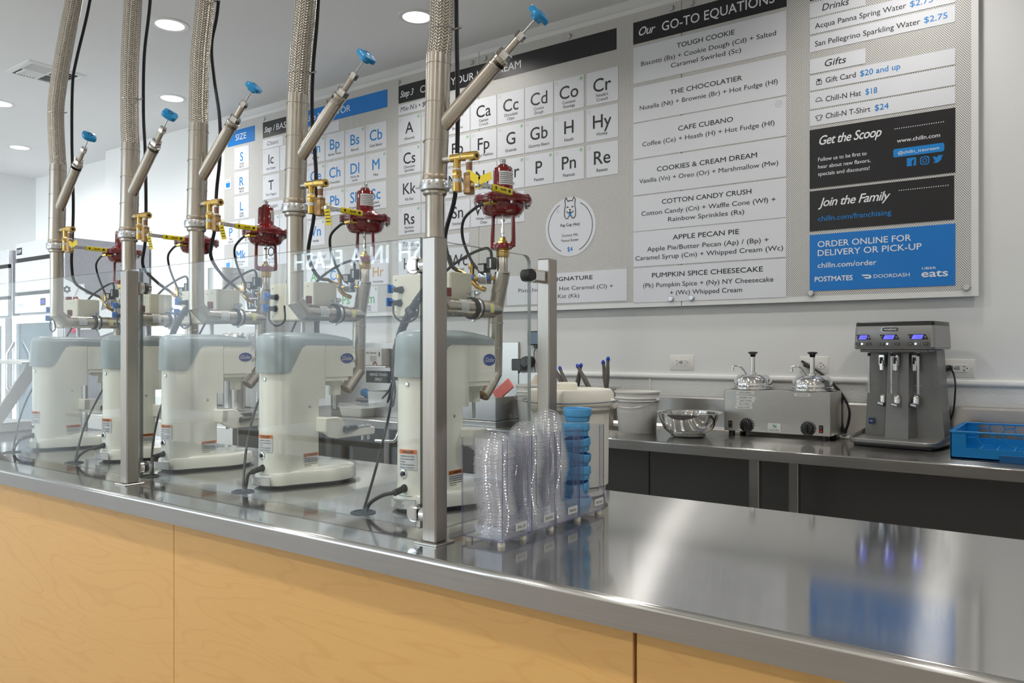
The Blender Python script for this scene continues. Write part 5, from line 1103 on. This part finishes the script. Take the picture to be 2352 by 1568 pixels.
b.disc(F(-.042, .4745, .0016), .0014, 8); b.disc(F(.0185, .4745, .0016), .0014, 8); b.build('nameplate', None, sm_, flat=True)
for xc, wv in ((-.126, .066), (-.014, .084), (.104, .084)):
    b = MB(); h = wv/2
    b.use(black_pl).poly([(-h, .011, 0), (h*.72, .011, 0), (h, -.010, 0), (-h*.72, -.010, 0)], [(0, 1, 2, 3)], F(xc, .4435, .0012)); b.use(lcd).poly([(-h*.45, .0085, .0003), (h*.55, .0085, .0003), (h*.35, -.0080, .0003), (-h*.65, -.0080, .0003)], [(0, 1, 2, 3)], F(xc, .4435, .0012))
    b.use(ink).text('100', F(xc+h*.05, .4395, .0018), .0075, w=.020, bold=-.01); b.use(white_ink).text('-', F(xc-h*.78, .4455, .0018), .007, w=.006, bold=.02); b.text('+', F(xc+h*.70, .440, .0018), .007, w=.007, bold=.01)
    b.use(black_pl)
    for dx in (-h*.72, h*.76): b.poly([(p[0], p[1], 0) for p in rrect(-.0105, .0105, -.005, .005, .002, 2)], [tuple(range(12))], F(xc+dx, .4165, .0012))
    b.use(white_ink).text('SPEED', F(xc-h*.72, .4150, .0016), .003, w=.012); b.text('PULSE', F(xc+h*.76, .4150, .0016), .003, w=.012)
    b.use(black_pl).disc(F(xc+h*.25, .4165, .0012), .0018, 8); b.use(led).disc(F(xc-h*.22, .4165, .0016), .0030, 12); b.build('control_panel', None, sm_, flat=True)
for xc in (-.120, -.022, .090):
    b = MB(); b.use(zinc).tube([(xc, -.105, .385), (xc, -.105, .215)], .0048, 12); b.use(black_rub).lathe([(.0068, .367), (.0068, .380)], 12, TR(xc, -.105)); b.use(zinc)
    for z in (.250, .218): b.lathe([(.015, 0), (.015, .0012)], 18, TR(xc, -.105, z, rx=radians(4)))
    b.build('spindle', None, sm_)
for xc, yy in ((-.082, -.042), (-.012, -.070), (.060, -.045)):
    b = MB(); b.use(chrome).box(xc-.014, xc+.014, yy-.018, yy, .325, .375, .004); b.box(xc-.008, xc+.010, yy-.026, yy-.014, .305, .352, .004); b.use(black_pl).box(xc-.005, xc+.004, yy-.030, yy-.020, .335, .362, .002); b.build('cup_guide', None, sm_)
    b = MB(); b.use(chrome).lathe([(.013, -.02), (.0145, -.012), (.0145, .018), (.010, .026), (0, .027)], 20, TR(xc+.004, yy-.008, .180), cap=False); b.tube([(xc-.012, yy-.018, .170), (xc+.014, yy-.026, .166)], .0085, 12); b.build('cup_rest', None, sm_)
b = MB(); b.use(mat('navy_sticker', rgb(20, 50, 110), .4)).box(-.148, -.124, -.0325, -.031, .080, .106, M=TR(0, -.004, 0)); b.use(white_ink).text('NSF', TR(-.136, -.0367, .090, rx=pi/2), .006, w=.014); b.build('sticker', None, sm_, flat=True)
b = MB(); b.use(black_rub).tube(smooth_path([(.12, .085, .05), (.17, .09, .12), (.185, .085, .22), (.178, .10, .28), (.160, .105, .325)], 6), .004, 8); b.build('power_cord', None, sm_)

# ------------------------------------------------------------------ blue dish rack
rk = thing('dish_rack', (-.398, 3.235, .91), 'blue plastic dish rack with honeycomb open sides at the right edge', 'dish rack')
Wd, Dp, Hh = .50, .42, .103
MB().box(0, Wd, 0, Dp, .004, .010).build('base', rack_blue, rk)
b = MB()
b.box(0, Wd, -.002, .006, .096, Hh, .001); b.prism([(0, .003), (Wd, .003), (Wd, .097), (Wd-.048, .097), (Wd-.048, .043), (.048, .043), (.048, .097), (0, .097)], 0, .004, 'y'); b.build('side_wall', rack_blue, rk)
b = MB(); b.box(0, Wd, Dp-.006, Dp+.002, .096, Hh, .001); b.prism([(0, .003), (Wd, .003), (Wd, .097), (Wd-.048, .097), (Wd-.048, .043), (.048, .043), (.048, .097), (0, .097)], Dp-.004, Dp, 'y'); b.build('side_wall', rack_blue, rk)
b = MB(); b.box(-.001, .004, .0, Dp, .003, Hh, .001); b.box(-.004, .010, 0, Dp, .097, Hh, .001)
for k in range(6): b.box(-.0045, .009, .035+k*.06, .045+k*.06, Hh-.0005, Hh+.002)
b.build('side_wall', rack_blue, rk); MB().box(Wd-.004, Wd, .0, Dp, .003, Hh, .001).build('side_wall', rack_blue, rk)
def honey(b, y0, y1):
    s_ = .028; zc0 = .070
    def bar(p, q):
        v = Vector((q[0]-p[0], 0, q[1]-p[1])); L_ = v.length; a = math.atan2(v.z, v.x); b.box(0, L_, 0, y1-y0, -.0016, .0016, M=TR(p[0], y0, p[1], ry=-a))
    def clip(p, q):
        (x0_, z0_), (x1_, z1_) = p, q
        for lo, hi in ((.043, .097),):
            if max(z0_, z1_) <= lo or min(z0_, z1_) >= hi: return None
            if z0_ < lo: x0_ += (x1_-x0_)*(lo-z0_)/(z1_-z0_); z0_ = lo
            if z1_ < lo: x1_ += (x0_-x1_)*(lo-z1_)/(z0_-z1_); z1_ = lo
            if z0_ > hi: x0_ += (x1_-x0_)*(hi-z0_)/(z1_-z0_); z0_ = hi
            if z1_ > hi: x1_ += (x0_-x1_)*(hi-z1_)/(z0_-z1_); z1_ = hi
        if min(x0_, x1_) < .046 or max(x0_, x1_) > Wd-.046: return None
        return (x0_, z0_), (x1_, z1_)
    sx, hz = s_, .0245
    for k in range(-1, 12):
        cx_ = .048+k*1.5*sx+.02; cz_ = zc0-.012+(hz if k % 2 else 0)
        for j in (-1, 0, 1):
            c_ = (cx_, cz_+2*hz*j); pts = [(c_[0]+sx*cos(radians(60*m)), c_[1]+hz*1.1547*sin(radians(60*m))) for m in range(4)]
            for m in range(3):
                r_ = clip(pts[m], pts[m+1])
                if r_: bar(*r_)
b = MB(); honey(b, .0, .004); b.build('honeycomb', rack_blue, rk); b = MB(); honey(b, Dp-.004, Dp); b.build('honeycomb', rack_blue, rk)
b = MB()
for k in range(9): b.box(.01+k*.055, .016+k*.055, .006, Dp-.006, .010, .016)
for k in range(7): b.box(.006, Wd-.006, .03+k*.056, .036+k*.056, .010, .0155)
b.build('floor_grid', rack_blue, rk)
b = MB(); b.box(.150, .350, -.0035, .001, .0, .026, .001); b.build('handle_recess', mat('rack_recess_blue', rgb(0, 84, 140), .4), rk)

# ------------------------------------------------------------------ wall outlets, tablet, adapters
def outlet(x0, x1, z0, z1, kind, lab, plug):
    t = thing('wall_outlet', ((x0+x1)/2, 3.77, (z0+z1)/2), lab, 'outlet', 'outlets along the back wall')
    w, h = (x1-x0)/2, (z1-z0)/2
    b = MB(); b.ring_loft([[(-w, 0, -h), (w, 0, -h), (w, 0, h), (-w, 0, h)], [(-w+.001, -.003, -h+.001), (w-.001, -.003, -h+.001), (w-.001, -.003, h-.001), (-w+.001, -.003, h-.001)], [(-w+.012, -.007, -h+.012), (w-.012, -.007, -h+.012), (w-.012, -.007, h-.012), (-w+.012, -.007, h-.012)]]); b.build('cover_plate', white_pl, t)
    b = MB(); b.use(white_pl); ctr = ((0, 1),) if kind == 'g' else ((-.030, 0), (.032, 0))
    for cx_, g in ctr:
        if g: b.box(-.036, .036, -.0085, -.006, -.0165, .0165, .001); b.use(ink); hs = (-.022, .024)
        else: b.lathe([(.0185, .006), (.018, .009), (0, .009)], 24, TR(cx_, 0, 0, rx=pi/2), cap=False); hs = (cx_,)
        b.use(ink)
        for hx in hs:
            b.box(hx-.004, hx+.004, -.0094, -.0084, .0065, .0083); b.box(hx-.004, hx+.004, -.0094, -.0084, -.0083, -.0065); b.box(hx-.0009, hx+.0009, -.0094, -.0084, -.0120, -.0083); b.lathe([(.0026, 0), (0, .0002)], 10, TR(hx+.011, -.0092, 0, rx=pi/2), cap=False)
        if g: b.use(grey_ring); b.box(-.008, .008, -.0092, -.0085, -.0075, .0085)
        b.use(white_pl)
    b.build('receptacle', None, t)
    b = MB(); b.use(zinc)
    for sx in ((-1, 1) if kind == 'g' else ()): b.lathe([(.0026, .007), (0, .0078)], 10, TR(sx*.050, 0, 0, rx=pi/2), cap=False)
    if kind == 'g': b.build('screws', None, t)
    else: b.bm.free()
    return t
outlet(-1.734, -1.604, 1.198, 1.274, 'g', 'white outlet plate on the wall above the steel bowl', 0)
outlet(-1.082, -.954, 1.194, 1.271, 'd', 'white outlet plate behind the right syrup pump', 1)
outlet(-.500, -.374, 1.189, 1.263, 'g', 'white outlet plate right of the shake mixer, with a black plug', 1)
tag(MB().tube([(-.462, 3.760, 1.228), (-.462, 3.742, 1.228), (-.466, 3.730, 1.227), (-.478, 3.722, 1.222), (-.487, 3.720, 1.200), (-.489, 3.720, 1.150), (-.492, 3.715, 1.07)], [.006, .011, .013, .012, .006, .004, .004], 12).build('black_plug', black_rub), 'black plug in the outlet right of the shake mixer', 'plug')
tag(MB().tube([(-1.048, 3.760, 1.232), (-1.048, 3.745, 1.232), (-1.04, 3.738, 1.23), (-1.02, 3.732, 1.222)], [.006, .011, .010, .006], 12).build('black_plug', black_rub), 'black plug behind the right syrup pump', 'plug')
tb = thing('wall_tablet', (-2.545, 3.735, 1.367), 'small black framed touch panel on the wall behind the rear post', 'tablet')
b = MB(); b.box(-.055, .055, -.008, .034, -.040, .040, .004); b.build('case', black_pl, tb); b = MB(); b.use(mat('dark_screen', rgb(70, 92, 112), .12)).box(-.047, .047, -.0088, -.008, -.033, .033); b.build('screen', None, tb); MB().box(-.012, .012, -.006, .02, -.058, -.038, .002).build('connector', black_pl, tb)
MB().tube(smooth_path([(.0, .01, -.055), (-.022, .018, -.075), (-.026, .02, -.12), (-.018, .02, -.195)], 6), .0022, 8).build('cable', black_rub, tb)
ad = thing('power_adapter', (-2.66, 3.70, 1.214), 'black square power adapter on the wall left of the rear post', 'adapter'); MB().box(-.034, .034, 0, .066, -.034, .034, .005).build('case', black_pl, ad); MB().cyl((.0, .03, -.05), (.0, .03, -.034), .006, seg=10).build('strain_relief', black_rub, ad)
ad = thing('power_adapter', (-2.602, 3.70, 1.232), 'round black power adapter beside the square one on the wall', 'adapter'); MB().lathe([(.032, 0), (.032, .05), (.028, .066), (0, .066)], 24, TR(0, .068, 0, rx=pi/2), cap=False).build('case', black_pl, ad)

# ------------------------------------------------------------------ sink side of the back counter
bs = thing('steel_wall_panel', (0, 0, 0), 'stainless splash panel on the wall left of the white pebbled panels', 'panel')
for x0, x1 in ((-2.678, -2.505), (-3.60, -2.682), (-4.30, -3.604)): MB().box(x0, x1, 3.755, 3.769, .90, 1.170 if x0 > -3.3 else 1.345, .0015).build('panel', steel, bs)
cn_ = thing('steel_cabinet', (-2.60, 3.16, .91), 'low stainless box with a lift-off top behind the nearest mixer', 'box')
b = MB(); b.box(-.24, .205, 0, .33, .0, .030, .002); b.build('lower_tray', steel, cn_); MB().box(-.24, .205, 0, .33, .033, .150, .003).build('housing', steel, cn_); MB().box(-.245, .21, -.005, .335, .148, .153, .002).build('rim', steel, cn_)
MB().lathe([(.009, 0), (.007, .01), (0, .012)], 12, TR(-.10, -.002, .10, rx=pi/2), cap=False).build('knob', black_pl, cn_)
tag(MB().box(-.060, .060, -.006, .006, -.028, .028, .003, M=TR(-2.415, 3.25, 1.098, ry=radians(-38), rz=radians(5))).build('sponge', pink), 'pink sponge leaning on the steel box', 'sponge')
tag(MB().box(-.022, .022, -.02, .02, 0, .045, .006, M=TR(-2.62, 3.28, 1.066, ry=radians(14))).build('orange_scrubber', mat('orange_scrubber', rgb(205, 92, 40), .6)), 'small orange scrubber on top of the steel box', 'scrubber')
pb = tag(MB().tube([(0, 0, 0), (.0, .005, .05), (.01, .01, .10), (.02, .012, .16)], [.045, .05, .042, .02], 10).build('paper_bag', kraft), 'crumpled brown paper bag behind the rear post', 'bag'); pb.location = (-2.46, 3.60, 1.0)
# hand sink notice, gloves, bins, tub
sg2 = thing('hand_wash_sign', (-3.83, 3.752, 1.118), 'black sign with white letters reading HAND WASH ONLY', 'sign')
MB().box(-.115, .115, 0, .003, -.040, .040, .002).build('plate', black_pl, sg2); b = MB(); b.use(white_ink).text('HAND WASH', TR(.005, -.0008, .006, rx=pi/2), .019, w=.165, bold=.02); b.text('ONLY', TR(.005, -.0008, -.026, rx=pi/2), .019, w=.068, bold=.02); b.build('lettering', None, sg2, flat=True)
gb = thing('glove_box', (-3.83, 3.68, 1.195), 'cardboard box of nitrile gloves on the steel wall shelf', 'box')
MB().box(-.13, .105, 0, .075, 0, .112, .002).build('carton', glove_card, gb)
b = MB(); b.use(ink).text('Nitrile Gloves', TR(-.005, -.0008, .078, rx=pi/2), .013, w=.13, bold=.01); b.use(white_ink).box(-.115, -.06, -.0009, 0, .02, .062); b.use(ink_soft)
for k in range(4): b.box(.0, .06, -.0009, -.0002, .028+k*.010, .031+k*.010)
b.use(mat('maroon_print', rgb(110, 30, 40), .5)); b.ring(TR(.045, -.001, .004, rx=pi/2), .010, .022, 16, 0, pi); b.use(ink).disc(TR(.085, -.001, .075, rx=pi/2) @ Matrix.Diagonal((.5, 1.4, 1, 1)), .012, 16)
b.build('print', None, gb, flat=True)
MB().box(-.14, .15, -.01, .075, -.012, -.002, .001).build('wall_bracket', steel, gb)
def bin_(name, loc, w, d, h, lab, m=steel):
    t = thing(name, loc, lab, 'bin'); b = MB(); b.ring_loft([[(x*k, y*k, z) for x, y in ((-w/2, -d/2), (w/2, -d/2), (w/2, d/2), (-w/2, d/2))] for z, k in ((0, .92), (h, 1), (h, .97), (.004, .89))]); b.build('body', m, t)
    b = MB(); rr = rrect(-w/2-.006, w/2+.006, -d/2-.006, d/2+.006, .012); ri = rrect(-w/2+.002, w/2-.002, -d/2+.002, d/2-.002, .010); n = len(rr); b.poly([(p[0], p[1], h) for p in rr]+[(p[0], p[1], h+.001) for p in ri], [(i, (i+1) % n, n+(i+1) % n, n+i) for i in range(n)]); b.build('rim', m, t); return t
bin_('steel_bin', (-3.30, 3.36, .911), .26, .17, .145, 'plain stainless bin beside the white food tub')
bin_('steel_bin', (-3.10, 3.60, .911), .22, .12, .235, 'tall stainless bin half hidden by the nearest mixer')
ft = thing('food_tub', (-3.47, 3.235, .911), 'white food tub covered with a clear plastic lid', 'tub')
b = MB(); b.ring_loft([[(x, y, z) for x, y in rrect(-w_, w_, -.6*w_, .6*w_, .02)] for z, w_ in ((0, .088), (.004, .092), (.052, .103), (.053, .100), (.006, .088))]); b.build('tub', cream_pl, ft)
b = MB(); b.ring_loft([[(x, y, z) for x, y in rrect(-w_, w_, -.6*w_, .6*w_, .02)] for z, w_ in ((.052, .128), (.056, .130), (.060, .112), (.078, .104), (.079, .08))]); b.build('clear_lid', tub_clear, ft)
for k in range(2):
    t = tag(MB().box(-.10, .10, -.055, .055, 0, .03, .008).build('plastic_clamshell', tub_clear), ('clear plastic clamshell behind the white food tub', 'clear plastic clamshell stacked above the other one')[k], 'container'); t.location = (-3.56+.03*k, 3.50, .912+.034*k)
tag(MB().box(-.05, .05, -.03, .03, 0, .045, .012, M=TR(-3.78, 3.60, .99, rz=.4, ry=.5)).build('blue_cloth', mat('blue_cloth', rgb(10, 95, 140), .8, bump=.6, bscale=30)), 'crumpled blue cloth beside the nozzle of the second filling pipe', 'cloth')
bl = tag(MB().box(-.08, .08, -.05, .05, 0, .075, .012).build('black_caddy', black_pl), 'black plastic caddy under the blue cloth', 'caddy'); bl.location = (-3.76, 3.60, .912)
lv = thing('lever_handle', (-3.06, 3.00, .82), 'bent chrome lever handle under the back counter edge', 'handle'); MB().tube([(-.02, 0, -.006), (.02, 0, -.005), (.115, .0, .0), (.132, .0, .012), (.142, .01, .05), (.15, .10, .06)], .0095, 14).build('lever_bar', chrome, lv)

# ------------------------------------------------------------------ left end: steel prep units, ice machine, refrigerators
pu = thing('prep_table', (-4.9, 3.02, 0), 'low stainless prep table with drawers seen between the left mixers', 'table')
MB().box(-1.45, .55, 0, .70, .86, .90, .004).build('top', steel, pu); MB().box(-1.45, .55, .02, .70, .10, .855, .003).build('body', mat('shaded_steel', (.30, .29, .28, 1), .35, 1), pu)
for k, x in enumerate((-1.42, -.93, -.44, .05)):
    for z0, z1 in ((.62, .83), (.38, .60), (.13, .36)):
        d = MB().box(x, x+.47, .0, .022, z0, z1, .003).build('drawer', steel, pu); MB().box(x+.05, x+.42, -.014, .002, z1-.035, z1-.018, .003).build('pull', chrome, d)
for x in (-1.4, .5): MB().box(x-.02, x+.02, .05, .09, 0, .10).build('leg', zinc, pu)
im = thing('ice_machine', (-4.85, 3.28, .905), 'tall stainless machine with a Y+U notice under the menu board', 'machine')
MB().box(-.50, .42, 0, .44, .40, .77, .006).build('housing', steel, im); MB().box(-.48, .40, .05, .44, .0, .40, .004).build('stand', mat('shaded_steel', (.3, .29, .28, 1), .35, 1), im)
b = MB(); b.use(paper).box(.235, .42, -.001, 0, .55, .765); b.use(ink).prism([(.245, .735), (.40, .735), (.395, .665), (.262, .665)], -.0014, -.001, 'y'); b.use(white_ink).text('Y+U', TR(.322, -.0018, .678, rx=pi/2), .046, w=.11, bold=-.005); b.use(blue_ink).prism([(.36, .76), (.40, .76), (.42, .60), (.385, .60)], -.0013, -.0009, 'y') if 0 else None
b.build('notice', None, im, flat=True)
for k, (x, y, r, h, lab) in enumerate(((-5.13, 3.48, .125, .21, 'large dull steel stockpot on top of the steel machine, left one'), (-4.80, 3.46, .115, .07, 'shallow steel pot on top of the steel machine, right one'))):
    t = thing('steel_pot', (x, y, 1.675), lab, 'pot'); MB().lathe([(0, 0), (r*.94, 0), (r, .01), (r, h), (r*1.04, h+.002), (r*1.04, h+.006), (r*.97, h+.006), (r*.97, .01), (0, .008)], 40, cap=False).build('body', steel, t)
    MB().tube([(r, -.03, h-.03), (r+.03, -.03, h-.03), (r+.03, .03, h-.03), (r, .03, h-.03)], .004, 8).build('handle', zinc, t)
for k, (x, y, r, h, m_, lab, nm) in enumerate(((-4.52, 3.16, .045, .50, steel, 'tall stainless canister between the middle mixers, right one', 'steel_canister'), (-4.64, 3.18, .05, .50, steel, 'tall stainless canister between the middle mixers, left one', 'steel_canister'),
      (-4.70, 3.10, .020, .47, blue_ink, 'slim bottle with a bright blue label behind the middle mixer', 'spray_bottle'), (-4.33, 3.15, .028, .50, tub_clear, 'clear plastic cup behind the head of the middle mixer', 'plastic_cup'))):
    t = thing(nm, (x, y, .91), lab, 'container')
    MB().lathe([(0, 0), (r*.92, 0), (r*.96, .01), (r, h*.93), (r*1.06, h*.94), (r*1.06, h*.97), (r*.9, h), (0, h)], 28, cap=False).build('body', m_, t)
    if nm == 'spray_bottle': b = MB(); b.use(paper).lathe([(r*1.02, h*.80), (r*1.02, h*.86)], 28, cap=False); b.build('label_band', None, t)
def fridge(loc, w, d, h, lab, glass=True):
    t = thing('refrigerator', loc, lab, 'refrigerator'); side = mat('fridge_side_grey', rgb(150, 150, 155), .42, .25)
    front = mat('fridge_front_steel', (.74, .75, .76, 1), .34, .55)
    MB().box(0, w, .03, d, .10, h, .004).build('cabinet', side, t); MB().box(.0, w, .0, .03, h-.13, h, .003).build('top_grille', front, t)
    MB().box(.01, w-.01, .004, .03, h-.165, h-.13).build('vent_gap', black_pl, t); MB().box(0, w, -.006, .03, h-.42, h-.165, .006).build('upper_panel', front, t)
    MB().box(.01, w-.01, .004, .03, h-.45, h-.42).build('vent_gap', black_pl, t)
    p = MB().box(0, w, -.008, .03, h-.60, h-.45, .004).build('control_panel', front, t)
    b = MB(); b.use(black_pl).box(w*.60, w*.60+.09, -.012, -.008, h-.545, h-.485, .002); b.use(lcd).box(w*.60+.02, w*.60+.07, -.0125, -.012, h-.53, h-.50); b.build('display', None, p)
    b = MB(); b.use(silver_label).box(.03, .26, -.010, -.008, h-.56, h-.50); b.use(ink_soft).text('EVEREST', TR(.13, -.0105, h-.543, rx=pi/2), .022, w=.15); b.build('nameplate', None, p, flat=True)
    b = MB(); b.use(ink).box(.02, .12, -.001, 0, h-.10, h-.04); b.use(white_ink).text('EXP', TR(.07, -.0015, h-.085, rx=pi/2), .03, w=.075); b.build('badge', None, t, flat=True)
    dr = thing('door', (0, 0, 0), None, None); dr.parent = t; z0, z1 = .14, h-.62
    b = MB(); b.box(0, .07, -.03, .028, z0, z1, .004); b.box(w-.07, w, -.03, .028, z0, z1, .004); b.box(.07, w-.07, -.03, .028, z1-.07, z1, .004); b.box(.07, w-.07, -.03, .028, z0, z0+.07, .004); o = b.build('door_frame', front, dr)
    MB().box(.07, w-.07, -.004, .004, z0+.07, z1-.07).build('door_glass', dark_glass, dr)
    MB().tube([(.055, -.035, z0+1.22), (.05, -.085, z0+1.12), (.05, -.085, z0+.84), (.055, -.035, z0+.74)], .014, 12).build('door_handle', zinc, dr)
    for x in (.06, w-.06):
        for y in (.08, d-.08): MB().cyl((x, y, 0), (x, y, .10), .025, seg=14).build('leg', zinc, t)
    return t
fridge((-7.46, 3.005, 0), .81, .745, 2.205, 'tall stainless refrigerator with glass door and grey side at the left')
fridge((-8.60, 3.12, 0), .70, .70, 2.20, 'second stainless refrigerator half hidden at the left picture edge')
for k, (y, z, a, w, h, cm) in enumerate(((3.12, 1.72, 8, .17, .21, red_enamel), (3.24, 1.66, -12, .18, .17, orange), (3.18, 1.56, 3, .19, .20, ink_soft), (3.36, 1.53, 20, .16, .20, pink), (3.06, 1.80, -25, .14, .10, ink_soft))):
    t = thing('paper_note', (-6.648+.0015*k, y, z), ('white paper note with a small red scribble, taped upper left on the refrigerator side', 'white paper drawing with an orange flower on the refrigerator side', 'white paper note with grey doodles below the orange flower drawing',
         'tilted white paper note with a pink flower, lowest on the refrigerator side', 'torn white paper note, topmost on the refrigerator side')[k], 'note', 'paper notes on the refrigerator'); t.rotation_euler = (radians(a), 0, 0)
    MB().box(0, .001, -w/2, w/2, -h/2, h/2).build('sheet', paper, t); b = MB(); b.use(cm)
    for j in range(6): b.disc(TR(.0014, .02*cos(j*1.05), -.02+.02*sin(j*1.05), ry=pi/2), .011 if k != 2 else .006, 8)
    b.build('drawing', None, t, flat=True)
m_ = tag(MB().lathe([(.022, 0), (.022, .004), (0, .005)], 16, TR(0, 0, 0, ry=pi/2), cap=False).build('magnet', mat('pink_magnet', rgb(215, 60, 90), .5)), 'round pink magnet on the refrigerator side', 'magnet'); m_.location = (-6.648, 3.10, 1.455)
# far steel post and items on the counter's left end
fp = thing('far_post', (-4.72, 1.72, .91), 'slim steel post of the farther glass guard at the left edge', 'post'); MB().cyl((0, 0, 0), (0, 0, .62), .019, seg=18).build('tube', steel, fp); MB().box(-.03, .03, -.012, .012, .56, .70, .003).build('bracket', white_pl, fp); MB().lathe([(.04, 0), (.04, .006), (.019, .01)], 20).build('flange', steel, fp)
tag(MB().box(-.22, .22, -.13, .13, 0, .045, .006, M=TR(-4.35, 1.62, .911, rz=.2)).build('steel_tray', steel), 'low covered stainless tray on the counter beyond the farthest mixer', 'tray')
# white tables in the customer area (seen mirrored in the guard glass)
for k, (x, y) in enumerate(((-4.1, -1.2), (-6.6, -1.2))):
    t = thing('white_table', (x, y, 0), ('white table in the customer area, nearer one', 'white table in the customer area, farther one')[k], 'table', 'white customer tables'); MB().box(-.7, .7, -.38, .38, .71, .745, .004).build('table_top', white_pl, t)
    MB().cyl((0, 0, .02), (0, 0, .71), .035, seg=16).build('pedestal', zinc, t); MB().lathe([(.28, 0), (.28, .012), (.04, .02)], 28).build('foot', zinc, t)
